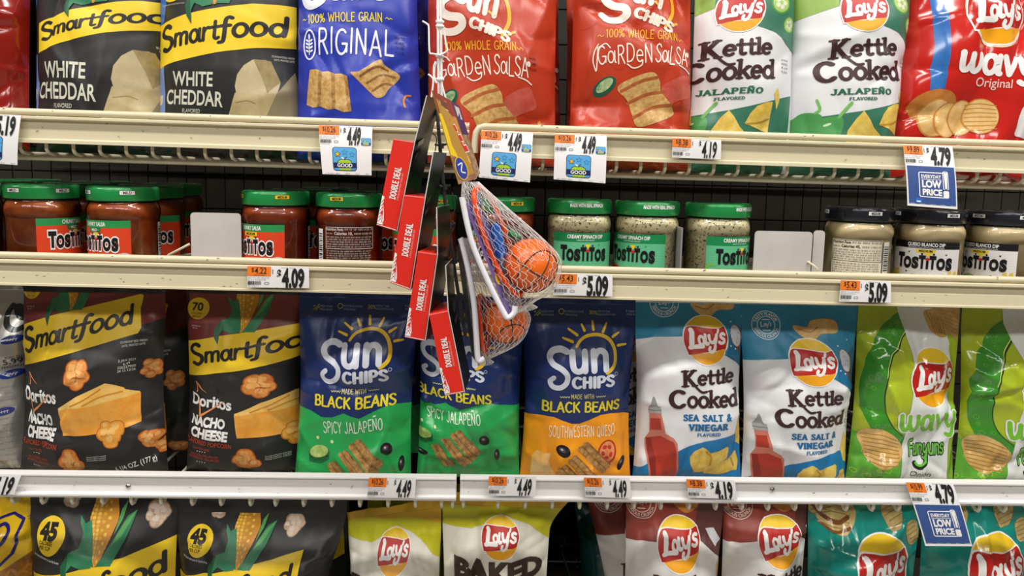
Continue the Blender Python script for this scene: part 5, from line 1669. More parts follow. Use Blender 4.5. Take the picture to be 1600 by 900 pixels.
def art_wavy_red():
    A = Art(); g = 'G'
    W_ = ink('#efedec', g)
    A.poly([(1455, -200), (1490, -200), (1481, 0), (1477, 72), (1471, 142), (1450, 143), (1452, 110), (1458, 75), (1460, 0)], ink('#3f7fc6', g, kind='noise', col2='#2f66b0', scale=30), 1)
    A.line(arc(1557, 22, 53, 55, 0, 360, 40)[:-1], 3, ink('#e8d9b4', g), 3, sm=False, closed=True)
    lays(A, 1557, 22, 51, g, layer=4)
    A.hand('wavy', (1485, 117), (1612, 128), 50, W_, 5, w=.2, gap=.06, shear=.05)
    A.text('Original', (1519, 137), (1576, 141), 13, ink('#f0c8c0', g), 5, bold=.01)
    A.ell(1460, 168, 34, 26, ink('#c8853f', g, kind='noise', col2='#b8702c', scale=60), 2, -10)
    for x, y, rx, ry, r, l in ((1462, 186, 24, 30, 15, 3), (1480, 190, 22, 28, 10, 5), (1502, 186, 22, 28, 5, 7), (1531, 184, 27, 28, -5, 9)):
        A.ell(x, y, rx, ry, ink('#c98a44', g), l, r)
        A.ell(x + 1, y, rx * .93, ry * .94, ink('#dcae66', g, kind='noise', col2='#e8c68a', scale=60), l + 1, r)
    for i in range(7):
        A.line([(1508 + i * .5, 166 + i * 6.5), (1530, 164 + i * 7), (1554, 168 + i * 6)], 1.3, ink('#b9853c', g), 11)
    A.poly([(1588, 200), (1592, 180), (1602, 165), (1625, 160), (1640, 215), (1590, 215)], W_, 3, True)
    return A

def art_wavy_lime():
    A = Art(); g = 'G'
    W_, G1, G2 = ink('#e2e4e4', g), ink('#3d8f2c', g), ink('#62ab3a', g)
    A.poly([(1415, 440), (1418, 500), (1423, 545), (1421, 600), (1416, 640), (1410, 690), (1399, 790), (1487, 790), (1491, 700), (1497, 640), (1501, 540), (1486, 500), (1470, 440)], W_, 4)
    ring = smooth([(1450, 496), (1418, 510), (1394, 530), (1377, 560), (1368, 596), (1366, 630), (1374, 664), (1396, 690), (1430, 700)])
    A.line(ring, 30, G1, 1, sm=False)
    inner = smooth([(1440, 512), (1421, 523), (1404, 540), (1390, 566), (1382, 598), (1380, 632), (1390, 664), (1410, 684)])
    A.line(inner, 1.8, ink('#232a12', g), 3, sm=False, w1=.8)
    A.line([(x - 1.8, y - .6) for x, y in inner[:20]], 1.0, ink('#e2e48a', g), 3, sm=False)
    rs = random.Random(7)
    for i in range(34):
        q = ring[rs.randrange(len(ring))]
        r = rs.uniform(1.6, 3.8)
        A.line(arc(q[0] + rs.uniform(-11, 8), q[1] + rs.uniform(-4, 4), r, r, 0, 360, 12)[:-1], .9, G2, 2, sm=False, closed=True)
    A.poly([(1340, 680), (1368, 690), (1410, 712), (1402, 790), (1330, 790)], G2, 1)
    for i in range(14):
        r = rs.uniform(2, 5)
        A.line(arc(rs.uniform(1335, 1400), rs.uniform(700, 770), r, r, 0, 360, 12)[:-1], 1, ink('#a8cc48', g), 2, sm=False, closed=True)
    A.poly([(1493, 690), (1497, 640), (1506, 620), (1512, 790), (1489, 790)], ink('#8ab83c', g), 1)
    lays(A, 1461, 592, 44, g, sx=.96, layer=5)
    A.hand('wavy', (1400, 674), (1504, 676), 43, ink('#76bc36', g), 8, w=.17, gap=.06, outline=W_, ow=.12)
    K = ink('#16241a', g)
    A.hand('Funyuns', (1422, 716), (1482, 714), 28, ink('#6fc844', g), 7, w=.15, gap=.03, outline=K, ow=.16)
    A.line([(1453, 716), (1453, 728), (1446, 735), (1437, 733), (1434, 727)], 7, K, 6); A.line([(1453, 716), (1453, 727), (1446, 732), (1439, 731), (1436, 727)], 3.6, ink('#6fc844', g), 7)
    A.text('Onion', (1427, 749), (1461, 751), 8.5, K, 6, shear=.2)
    A.poly([(1348, 690), (1354, 676), (1372, 672), (1392, 680), (1406, 694), (1410, 708), (1402, 720), (1384, 731), (1372, 732), (1358, 722), (1352, 706)], CRISP(g), 4, True)
    for i in range(8):
        A.line([(1352 + i * .8, 684 + i * 5.5), (1376, 682 + i * 6.4), (1402, 690 + i * 5.2)], 1.5, ink('#ab7f3c', g), 5)
    A.poly([(1458, 494), (1466, 488), (1480, 486), (1500, 494), (1502, 520), (1496, 532), (1482, 532), (1466, 520)], CRISP(g), 5, True)
    A.poly([(1474, 488), (1500, 482), (1519, 488), (1517, 512), (1514, 538), (1500, 526), (1490, 510)], ink('#d6b074', g, kind='noise', col2='#c79c5a', scale=60), 6)
    for i in range(6):
        A.line([(1462 + i * 5, 492 + i * 2), (1470 + i * 4.6, 512 + i * 3), (1476 + i * 4, 528)], 1.1, ink('#a87c40', g), 7)
        A.line([(1480 + i * 2, 489 + i * 5), (1500, 492 + i * 6), (1516, 498 + i * 6)], .9, ink('#b08a50', g), 7)
    return A

def art_teal():
    A = Art(); g = 'G'
    lays(A, 1381, 891, 50, g, layer=4)
    rs = random.Random(3)
    for cx, cy, rx, ry, r in ((1318, 812, 30, 30, 15), (1294, 800, 20, 18, -10), (1408, 812, 16, 26, -28), (1438, 842, 12, 20, -20)):
        blob(A, cx, cy, rx, ry, ink('#c2ac74', g, kind='noise', col2='#a88f58', scale=90), 3, int(cx), 13, .08)
        for i in range(5):
            a = math.radians(r)
            y = (i - 2) * ry * .34
            A.line([(cx - rx * .75 * math.cos(a) - y * math.sin(a), cy - rx * .75 * math.sin(a) + y * math.cos(a)), (cx + rx * .75 * math.cos(a) - y * math.sin(a), cy + rx * .75 * math.sin(a) + y * math.cos(a))], 1.3, ink('#8a6f3a', g), 4)
    A.line([(1282, 800), (1296, 816), (1318, 826), (1336, 820)], 6, ink('#6e3f20', g), 5)
    A.line([(1290, 826), (1312, 838), (1336, 834)], 4, ink('#7a4a26', g), 5)
    blob(A, 1345, 800, 26, 14, ink('#2f8f78', g), 1, 9)
    A.hand('wavy', (1325, 985), (1440, 985), 44, ink('#e9e9e6', g), 5, w=.2)
    return A

def art_calories():
    A = Art(); g = 'M'
    Y, K, W_ = ink('#f0cb2c', g), ink('#232323', g), ink('#e4e2dc', g)
    A.ell(71, 843.5, 25, 27, Y, 3)
    A.text('45', (51, 849), (82, 848.5), 22, K, 4, bold=.06, shear=.08)
    A.text('CALORIES', (52.5, 856.5), (78, 856), 5, K, 4, bold=.02); A.text('PER CUP', (53.5, 863), (75.5, 863), 5, K, 4, bold=.02)
    A.text('See Nutrition Information For Total Fat Content', (44, 872), (95, 879), 3, W_, 4, bold=.01)
    corn(A, 153, 788, 881, 46, g, 4)
    A.poly([(20, 905), (70, 898), (112, 889), (170, 876), (220, 862), (266, 850), (270, 905), (272, 935), (170, 955), (20, 985)], Y, 3)
    smartfood_word(A, (60, 950), (256, 905), 36, K, 8)
    popcorn(A, 237, 812, 21, POPC(g), 3, 5, ink('#9a8068', g), ink('#dccabb', g)); popcorn(A, 96, 790, 17, POPC(g), 3, 6, ink('#9a8068', g), ink('#dccabb', g))
    A.text('WHITE', (70, 1010), (140, 1010), 21, W_, 4); A.text('CHEDDAR', (60, 1040), (160, 1040), 21, W_, 4)
    return A

def art_football():
    A = Art(); g = 'G'
    N = ink('#1e2f78', g); K = ink('#22221f', g)
    for x, y, w_ in ((11, 534, 13), (13, 588, 13), (5, 645, 13), (-22, 560, 13), (-20, 620, 13)):
        A.ell(x, y, w_, 6.5, N, 3, -8)
        A.line([(x - 5, y + 1), (x + 6, y - 1)], .9, ink('#c8c8d0', g), 4)
        for i in range(4): A.line([(x - 4 + i * 3, y - 1.6), (x - 4 + i * 3, y + 2)], .8, ink('#c8c8d0', g), 4)
    A.line([(2, 482), (-4, 496), (0, 512), (12, 520), (24, 514)], 8, K, 3)
    A.poly([(4, 482), (14, 480), (24, 490), (25, 505), (14, 505), (6, 496)], K, 3, True)
    A.text('5.99', (3, 573), (23, 572), 8, K, 4, bold=.01)
    A.text('9DEC 2023', (6, 564), (24, 563), 3.4, K, 4); A.text('164227531', (2, 579), (23, 578), 3.6, K, 4)
    for i in range(14):
        microtext(A, -30, 606 + i * 10, 50, 1.6, i, ink('#77766f', g), 3)
    return A

def art_corn_yellow():
    A = Art(); g = 'G'
    N = ink('#241f6b', g)
    A.line([(-30, 822), (8, 812), (22, 822), (12, 872), (-4, 890), (-30, 884)], 4, N, 3, sm=False)
    A.line([(-20, 838), (-4, 826), (4, 838), (-4, 856), (-20, 856)], 5, N, 3)
    A.poly([(-60, 905), (-20, 902), (10, 890), (40, 872), (42, 960), (-60, 960)], ink('#7a4a1c', g, kind='noise', col2='#a8702c', scale=70), 2)
    for i in range(8): A.line([(-30 + i * 9, 905 + (i % 3) * 8), (-24 + i * 9, 896 + (i % 2) * 8), (-16 + i * 9, 908)], 3.4, ink('#b5782e', g), 4)
    A.line([(26, 820), (30, 818), (31, 822), (27, 823)], .7, N, 4)
    return A

(AW1, AW2), AN, AQ, AG, AO, AS = art_white_cheddar(), art_nacho(), art_queso(), art_black_bean_green(), art_original(), art_salsa()
AJ, AV, AB, AK, AR, AL, AT, AC = art_jalapeno(), art_vinegar(), art_bbq(), art_baked(), art_wavy_red(), art_wavy_lime(), art_teal(), art_calories()

def both(a, b):
    c = Art(); c.items = a.items + b.items
    return c

BLACKF = ink('#262626', 'M', kind='noise', col2='#2a2a2a', scale=10)
NAVYF, BLUEF, ORNGF = ink('#1f3166', 'S'), ink('#2b3cac', 'S'), ink('#bd3d22', 'S')
WHITEF, WHITEK = ink('#e0e0e3', 'M'), ink('#dedbd8', 'M')
REDF, LIMEF, TEALF, CREAMF = ink('#c4241c', 'G'), ink('#a9bb2a', 'G'), ink('#158478', 'G'), ink('#ddd8ca', 'M')
SILVER = mat('#b5b3ae', .25, .5, .55)

CB, PB = 'chip bag', 'popcorn bag'
GU, GLo, GBo = 'snack bags on the upper shelf', 'snack bags on the lower shelf', 'snack bags in the bottom row'
# upper shelf
bag('chip_bag', 'dark red glossy bag mostly cut off by the left edge of the upper shelf', CB, GU, [(-110, 185), (22, 189), (24, -120), (-105, -120)], U_DECK, ink('#8e1c12', 'G'), None, seed=101, amp=0.0057)
bag('popcorn_bag', 'black white cheddar popcorn bag nearest the cut-off 5.19 tag', PB, GU, [(38, 190), (235, 195), (238, -140), (36, -150)], U_DECK, BLACKF, both(AW1.xf(affine([(265, 135), (351, 171), (400, 98)], [(63, 122), (157, 163), (207, 80)])), AW2.xf(affine([(243, 80), (446, 60), (234, 105)], [(57, 64), (247, 32), (48, 82)]))), seed=102, amp=0.0030, lean=.02)
bag('popcorn_bag', 'black white cheddar popcorn bag with blue side strip, beside the blue chip bag', PB, GU, [(235, 196), (456, 202), (462, -130), (238, -140)], U_DECK, BLACKF, both(AW1, AW2), seed=103, amp=0.0030, lean=.02)
bag('chip_bag', 'royal blue original chip bag on the upper shelf', CB, GU, [(457, 202), (654, 206), (642, -120), (460, -125)], U_DECK, BLUEF, AO, seed=104, amp=0.0046)
bag('chip_bag', 'second royal blue bag standing behind the blue original bag', CB, GU, [(500, 190), (668, 194), (668, -100), (500, -105)], U_DECK, BLUEF, AO.xf(lambda T: T * [1, 1] + [38, -8]), Ya=.125, seed=105, amp=0.0038)
bag('chip_bag', 'red orange salsa chip bag behind the white hook wire', CB, GU, [(668, 212), (868, 216), (872, -120), (668, -125)], U_DECK, ORNGF, AS.xf(affine([(945, 62), (1076, 107), (933, 104)], [(693, 81), (826, 126), (685, 124)])), seed=106, amp=0.0042)
bag('chip_bag', 'red orange salsa bag standing behind the one at the hook wire', CB, GU, [(690, 203), (880, 206), (874, -100), (690, -105)], U_DECK, ORNGF, AS.xf(lambda T: T + [-205, 22]), Ya=.125, seed=107, amp=0.0038)
bag('chip_bag', 'crumpled red orange salsa bag beside the white kettle bags', CB, GU, [(895, 216), (1087, 222), (1086, -125), (905, -130)], U_DECK, ORNGF, AS, seed=108, amp=0.0065, nc=24, dents=((.18, .22, .035, .008),))
bag('chip_bag', 'red orange salsa bag behind the crumpled one, only its edge showing', CB, GU, [(888, 205), (1060, 209), (1055, -100), (888, -105)], U_DECK, ORNGF, None, Ya=.125, seed=109, amp=0.0057)
bag('chip_bag', 'white and green jalapeno kettle chip bag next to the crumpled red bag', CB, GU, [(1088, 226), (1245, 230), (1256, -120), (1102, -125)], U_DECK, WHITEF, AJ.xf(affine([(1296, 151), (1392, 150.5), (1293, 96)], [(1093, 149), (1187, 149.5), (1095, 95)])), seed=110, amp=0.0030)
bag('chip_bag', 'white and green jalapeno kettle chip bag beside the red wavy chip bag', CB, GU, [(1246, 230), (1411, 234), (1452, -115), (1258, -120)], U_DECK, WHITEF, AJ, seed=111, amp=0.0032)
bag('chip_bag', 'glossy red wavy chip bag with a blue stripe on the upper shelf', CB, GU, [(1412, 238), (1650, 243), (1690, -110), (1455, -115)], U_DECK, REDF, AR, seed=112, amp=0.0068, nc=26)
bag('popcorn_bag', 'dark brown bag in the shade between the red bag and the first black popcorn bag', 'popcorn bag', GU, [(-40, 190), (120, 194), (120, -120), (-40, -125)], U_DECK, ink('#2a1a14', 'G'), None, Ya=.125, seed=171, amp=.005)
# lower shelf
bag('chip_bag', 'silver bag printed with blue footballs at the left edge', CB, GLo, [(-120, 768), (29, 768), (24, 448), (-115, 448)], L_DECK, SILVER, art_football(), seed=120, amp=0.0038, Ya=.05)
bag('popcorn_bag', 'black and maroon nacho cheese popcorn bag beside the silver football bag', PB, GLo, [(10, 772), (250, 772), (243, 440), (17, 440)], L_DECK, BLACKF, AN, seed=121, amp=0.0042, nc=20)
bag('popcorn_bag', 'second-row nacho cheese popcorn bag in the gap between the two front ones', PB, GLo, [(100, 765), (312, 765), (300, 450), (100, 450)], L_DECK, BLACKF, AN.xf(lambda T: T + [42, 14]), Ya=.125, seed=122, amp=0.0038)
bag('popcorn_bag', 'nacho cheese popcorn bag with yellow 70 calories badge, beside the navy chip bags', PB, GLo, [(278, 772), (464, 772), (462, 448), (279, 448)], L_DECK, BLACKF, AN.xf(affine([(27, 627.5), (92, 629), (29, 553)], [(289, 635), (365, 639), (294, 572)])), seed=123, amp=0.0034, Ya=.05)
bag('chip_bag', 'navy and green black bean chip bag beside the second popcorn bag', CB, GLo, [(452, 772), (638, 772), (652, 468), (460, 462)], L_DECK, NAVYF, AG, seed=124, amp=0.0049, nc=20, Ya=.034, dents=((.8, .5, .03, .006),))
bag('chip_bag', 'second-row navy and green bag behind the front black bean bag', CB, GLo, [(490, 765), (655, 765), (662, 480), (500, 480)], L_DECK, NAVYF, AG.xf(lambda T: T + [22, 2]), Ya=.125, seed=125, amp=0.0038)
bag('chip_bag', 'navy and green black bean bag partly hidden by the lowest red card box', CB, GLo, [(648, 772), (812, 772), (822, 475), (652, 470)], L_DECK, NAVYF, AG.xf(affine([(505, 676), (601, 671), (489, 635)], [(663, 657), (752, 661), (647, 620)])), seed=126, amp=0.0053, nc=20, dents=((.75, .1, .03, .008),))
bag('chip_bag', 'navy and orange queso chip bag below the spinach dip jars', CB, GLo, [(813, 775), (990, 775), (1000, 482), (818, 478)], L_DECK, NAVYF, AQ, seed=127, amp=0.0046, pinch=.07)
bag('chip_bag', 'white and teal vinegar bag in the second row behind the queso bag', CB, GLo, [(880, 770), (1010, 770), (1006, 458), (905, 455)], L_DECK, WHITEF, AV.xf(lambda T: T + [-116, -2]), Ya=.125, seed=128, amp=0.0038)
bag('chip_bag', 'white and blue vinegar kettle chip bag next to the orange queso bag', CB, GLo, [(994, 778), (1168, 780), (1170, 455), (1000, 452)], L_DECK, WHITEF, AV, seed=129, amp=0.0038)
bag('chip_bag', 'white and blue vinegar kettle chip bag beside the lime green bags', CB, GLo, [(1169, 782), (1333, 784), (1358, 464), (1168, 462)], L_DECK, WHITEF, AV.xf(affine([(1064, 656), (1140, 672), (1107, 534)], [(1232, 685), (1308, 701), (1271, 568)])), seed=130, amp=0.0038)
bag('chip_bag', 'glossy lime green wavy bag, nearer to the white kettle bags', CB, GLo, [(1334, 785), (1507, 788), (1520, 478), (1358, 474)], L_DECK, LIMEF, AL, seed=131, amp=0.0057, nc=24)
bag('chip_bag', 'glossy lime green wavy bag cut by the right edge of the photo', CB, GLo, [(1508, 788), (1690, 790), (1700, 482), (1524, 478)], L_DECK, LIMEF, AL.xf(lambda T: T + [170, 13]), seed=132, amp=0.0057, nc=24)
# bottom row
B0 = 1118
bag('chip_bag', 'yellow corn chip bag with dark blue outline at the bottom left corner', CB, GBo, [(-130, B0), (40, B0), (30, 788), (-120, 788)], B_DECK, ink('#d6ae1c', 'G'), art_corn_yellow(), seed=140, amp=0.0057)
bag('popcorn_bag', 'smooth black popcorn bag with yellow 45 badge, beside the yellow corn chip bag', PB, GBo, [(36, B0), (268, B0), (264, 784), (24, 782)], B_DECK, BLACKF, AC, seed=141, amp=0.0034)
bag('popcorn_bag', 'creased black popcorn bag with folded top and 45 badge, beside cream bags', PB, GBo, [(270, B0), (462, B0), (535, 818), (262, 812)], B_DECK, BLACKF, AC.xf(affine([(71, 843), (154, 830), (71, 872)], [(304, 854), (378, 845), (300, 879)])), seed=142, amp=0.0053, nc=24, sealh=.02, ear=(.004, .022))
bag('popcorn_bag', 'black popcorn bag in the second row behind the folded one', PB, GBo, [(300, B0), (545, B0), (540, 800), (330, 800)], B_DECK, BLACKF, AC.xf(affine([(60, 950), (256, 905)], [(335, 905), (520, 850)])), seed=143, amp=0.0038, Ya=.125)
bag('chip_bag', 'silver bag top showing above the folded black popcorn bag', CB, GBo, [(380, B0), (520, B0), (520, 785), (395, 785)], B_DECK, SILVER, Art().text('GLUTEN FREE', (478, 783), (440, 785), 5, INK, 4, bold=.03).line([(428, 782), (432, 789), (424, 789)], 3, INK, 4), seed=144, amp=0.0038, Ya=.20)
bag('chip_bag', 'cream chip bag with yellow top next to the folded black popcorn bag', CB, GBo, [(545, B0), (688, B0), (687, 806), (538, 826)], B_DECK, CREAMF, AK.xf(affine([(782, 846), (707, 906), (737, 839)], [(614, 868), (545, 928), (575, 859)])), seed=145, amp=0.0057, nc=22, seal=ink('#d6a91c', 'M'), ear=(0, .010), Ya=.05)
bag('chip_bag', 'cream BAKED chip bag with tall yellow crimped top corner beside the empty gap', CB, GBo, [(685, B0), (856, B0), (862, 806), (690, 800)], B_DECK, CREAMF, AK, seed=146, amp=0.0057, nc=22, seal=ink('#d6a91c', 'M'), ear=(.012, .014), flare=(0, .02), Ya=.05)
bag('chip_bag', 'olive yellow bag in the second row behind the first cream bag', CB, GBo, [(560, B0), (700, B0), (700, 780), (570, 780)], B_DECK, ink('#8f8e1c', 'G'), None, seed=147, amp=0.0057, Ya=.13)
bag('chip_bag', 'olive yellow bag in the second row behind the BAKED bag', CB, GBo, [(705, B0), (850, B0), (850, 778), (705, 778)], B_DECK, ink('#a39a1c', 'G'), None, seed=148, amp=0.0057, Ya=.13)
bag('chip_bag', 'red brown and white kettle bag in the second row at the gap', CB, GBo, [(985, B0), (1090, B0), (1080, 775), (918, 772)], B_DECK, WHITEK, AB.xf(affine([(1007, 796), (985, 855), (1030, 847)], [(955, 785), (934, 847), (980, 832)])), seed=149, amp=.0038, Ya=.125)
bag('chip_bag', 'red brown and white kettle bag with round emblem, left of its twin', CB, GBo, [(968, B0), (1119, B0), (1142, 782), (986, 780)], B_DECK, WHITEK, AB, seed=150, amp=0.0046, nc=20)
bag('chip_bag', 'red brown and white kettle bag turned slightly, beside the teal bags', CB, GBo, [(1122, B0), (1259, B0), (1276, 785), (1142, 783)], B_DECK, WHITEK, AB.xf(affine([(1063, 852), (1007, 796), (1030, 847)], [(1222, 849), (1161, 799), (1188, 846)])), seed=151, amp=0.0049, nc=20, Ya=.042)
bag('chip_bag', 'glossy teal wavy bag left of the tilted blue price sign', CB, GBo, [(1262, B0), (1429, B0), (1460, 788), (1277, 786)], B_DECK, TEALF, AT, seed=152, amp=0.0065, nc=26)
bag('chip_bag', 'glossy teal wavy bag at the bottom right corner', CB, GBo, [(1432, B0), (1620, B0), (1650, 792), (1462, 790)], B_DECK, TEALF, AT.xf(lambda T: T + [179, -1]), seed=153, amp=0.0065, nc=26)
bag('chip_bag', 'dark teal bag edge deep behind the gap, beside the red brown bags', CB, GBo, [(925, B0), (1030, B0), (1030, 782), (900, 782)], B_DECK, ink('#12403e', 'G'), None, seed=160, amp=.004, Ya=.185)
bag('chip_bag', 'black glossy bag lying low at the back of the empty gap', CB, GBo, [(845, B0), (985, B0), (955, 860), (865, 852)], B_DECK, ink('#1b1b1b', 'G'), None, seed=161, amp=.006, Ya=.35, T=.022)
# ------------------------------------------------------------------ hanging strip of toys in front of the shelves
GW = mat('#f2f1ef', .3, .5)
DKP = mat('#4c4e50', .4)
def vat(px, py, Y): return at(px, py, Y)

t = thing('hanging_wire', 'white hanging wire with hooks in front of the red orange salsa bags', 'wire hanger', tuple(vat(687, 150, -.12)))
w = MB()
for dx in (-2.6, 2.2):
    w.tube([vat(686 + dx, -60, -.12), vat(687 + dx, 60, -.12), vat(688 + dx, 152, -.12)], .0014, GW, 8)
stem = w.build('stem', t)
for y in (34, 41, 88, 124):
    w = MB(); q = vat(687.5, y, -.12)
    w.tube([q + [-.0042, 0, .0003], q + [-.002, -.001, 0], q + [.002, -.001, 0], q + [.0042, 0, -.0003]], [.0012, .0024, .0024, .0012], GW, 8)
    w.build('collar', stem)
for pts in ([(660, 33), (668, 38), (670, 44), (671, 80), (676, 84), (688, 86)], [(669, 116), (675, 121), (677, 128), (674, 152)], [(694, 48), (697, 70), (699, 79), (692, 84), (688, 86)], [(690, 130), (694, 145), (701, 170)], [(681, 96), (678, 104), (678, 120), (682, 130)]):
    w = MB(); w.tube([vat(x, y, -.125) for x, y in smooth(pts, n=3)], .0011, GW, 6); w.build('hook', t)

t = thing('clip_strip', 'dark plastic clip strip between the red card boxes and the basketball nets', 'clip strip', tuple(vat(706, 350, -.10)))
w = MB()
w.tube([vat(x, y, -.095) for x, y in smooth([(683, 172), (688, 235), (694, 300), (703, 370), (714, 445), (727, 524)], n=4)], .0042, DKP, 8, flat=.5)
sp = w.build('spine', t)
for x, y in ((688, 228), (694, 292), (702, 352), (709, 408), (717, 462), (722, 498)):
    w = MB()
    a = vat(x, y, -.098)
    w.tube([a + [-.006, -.002, .0015], a, a + [.007, -.004, .002]], .0014, DKP, 6)
    w.tube([a + [.001, 0, .003], a + [.001, 0, -.003]], .0032, DKP, 8)
    w.build('prong', sp)
for pts in ([(676, 208), (682, 216), (680, 236)], [(700, 372), (711, 352), (706, 345)], [(726, 455), (730, 478), (722, 488)], [(706, 300), (711, 322), (707, 338)]):
    w = MB(); w.tube([vat(x, y, -.10) for x, y in smooth(pts, n=4)], .0007, DKP, 6); w.build('wire_loop', t)

CARD_RED, CARD_TOP = mat('#df2a1e', .38), mat('#a81a14', .4)
CARDK = mat('#121110', .32, .4)
CARDS = mat('#4b4947', .25)
CEDGE = mat('#cfcac4', .6)
def card_box(quad, hang, label, depth=.062, skew=.010, Yf=-.155):
    TL, TR, BR, BL = [vat(*q, Yf) for q in quad]
    d = np.array([skew, depth, 0.0])
    t = thing('playing_card_box', label, 'card game box', tuple(BL), 'red double deck card boxes')
    n = np.cross(TR - TL, BL - TL); n /= np.linalg.norm(n)
    if n[1] > 0: n = -n
    mb = MB()
    e = .0009
    C = [TL, TR, BR, BL]
    cen = sum(C) / 4
    inn = [c + (cen - c) / np.linalg.norm(cen - c) * e * 1.6 for c in C]
    V = [c + n * e for c in inn] + C + [c + d for c in C]
    F = [(0, 1, 2, 3)] + [(i, 4 + i, 4 + (i + 1) % 4, (i + 1) % 4) for i in range(4)] + [(4 + i, 8 + i, 8 + (i + 1) % 4, 4 + (i + 1) % 4) for i in range(4)] + [(11, 10, 9, 8)]
    mb.add(V, F, CARD_RED)
    A = Art()
    w_, h_ = 32.0, 140.0
    A.hand('DOUBLE DEAL', (21.5, 93), (21.5, 42), 10.5, WH, 2, w=.2, serif=True, gap=.10)
    A.text('2 PACK PLAYING CARD SET', (26.2, 93), (26.2, 50), 2.8, mat('#f2b8ae', .4), 2)
    A.poly([(0, 91), (3.5, 92), (5, 104), (9.5, 128), (9, 136), (0, 136.5)], WH, 1)
    for i in range(6):
        A.line([(1.2, 133 - i * 6.2), (4.2, 127 - i * 6.2)], .9, CARD_RED, 2); A.line([(4.2, 127 - i * 6.2), (8.2 - i * .7, 133 - i * 5.4)], .9, CARD_RED, 2)
    A.poly([(2, 120), (4.2, 113), (6.6, 121)], CARD_RED, 2)
    A.poly([(0, 137.4), (32, 137.4), (32, 138.6), (0, 138.6)], mat('#f0d9d4', .4), 1)
    A.poly([(0, 1), (32, 1), (32, 1.9), (0, 1.9)], mat('#ee7a70', .4), 1)
    def fn(P):
        u, v = P[:, :1] / w_, P[:, 1:] / h_
        return (TL * (1 - u) + TR * u) * (1 - v) + (BL * (1 - u) + BR * u) * v + n * e
    flat_art(mb, A, fn, n)
    mb.build('carton', t)
    H = vat(*hang, Yf)
    cm = MB()
    th = np.array([.0011, 0, 0])
    top, bot = H, BR
    off = np.array([.0003, 0, 0])
    P = [top + off, TR + off, bot + off]
    for a, b in zip(P[:-1], P[1:]):
        V = [a, a + th, b + th, b, a + d, a + th + d, b + th + d, b + d]
        cm.add(V, [(0, 1, 2, 3)], CEDGE)
        cm.add(V, [(4, 7, 6, 5), (0, 3, 7, 4), (1, 5, 6, 2)], CARDK)
    cm.add([top + off, top + off + th, top + off + th + d, top + off + d], [(0, 1, 2, 3)], CEDGE)
    # pale bars printed on the card's right side
    for i in range(7):
        f0, f1 = .34 + i * .085, .34 + i * .085 + .04
        for g0, g1 in ((.08, .5),):
            A0 = top + (bot - top) * f0 + off + th * 1.15; A1 = top + (bot - top) * f1 + off + th * 1.15
            if f0 > .5: break
            cm.add([A0 + d * g0, A0 + d * g1 + [0, 0, .006], A1 + d * g1 + [0, 0, .006], A1 + d * g0], [(0, 1, 2, 3)], CARDS)
    cm.build('hang_card', t)
    return t
card_box([(614.7, 216.7), (646.7, 221.7), (618.9, 361.5), (588.6, 352)], (665.5, 149), 'topmost red playing card box, in front of the salsa jars', Yf=-.150)
card_box([(631.7, 304.6), (663.3, 307.8), (640, 452.8), (609.4, 441.7)], (675.8, 237), 'second red playing card box from the top, across the middle shelf rail', Yf=-.156)
card_box([(653.3, 392.5), (682.5, 396.7), (663, 532.8), (632.5, 527)], (681, 324), 'third red playing card box from the top, over the navy chip bags', Yf=-.162)
card_box([(670.6, 491), (699, 485), (724.7, 612.8), (695.6, 618.3)], (695, 415), 'lowest red playing card box, tilted the other way than the rest', Yf=-.168, skew=.004)

# --- toy basketball sets
BALL = mat('#ee6a12', .36, .5, 0, coat=.15)
HOOP = mat('#f0501a', .3)
FOAM = mat('#e9e7ee', .5)
NET = mat('#e9e6e2', .35)
SEAM = mat('#1c1513', .5)
def card_panel(t, name, quad, Ys, art, base, w_=40., h_=140.):
    TL, TR, BR, BL = [vat(*q, y) for q, y in zip(quad, Ys)]
    n = np.cross(TR - TL, BL - TL); n /= np.linalg.norm(n)
    if n[1] > 0: n = -n
    mb = MB()
    V = [TL, TR, BR, BL] + [p - n * .0007 for p in (TL, TR, BR, BL)]
    mb.add(V, [(0, 1, 2, 3), (7, 6, 5, 4)] + [(i, 4 + i, 4 + (i + 1) % 4, (i + 1) % 4) for i in range(4)], base)
    if art:
        flat_art(mb, art, lambda P: ((TL * (1 - P[:, :1] / w_) + TR * P[:, :1] / w_) * (1 - P[:, 1:] / h_) + (BL * (1 - P[:, :1] / w_) + BR * P[:, :1] / w_) * P[:, 1:] / h_), n)
    return mb.build(name, t)

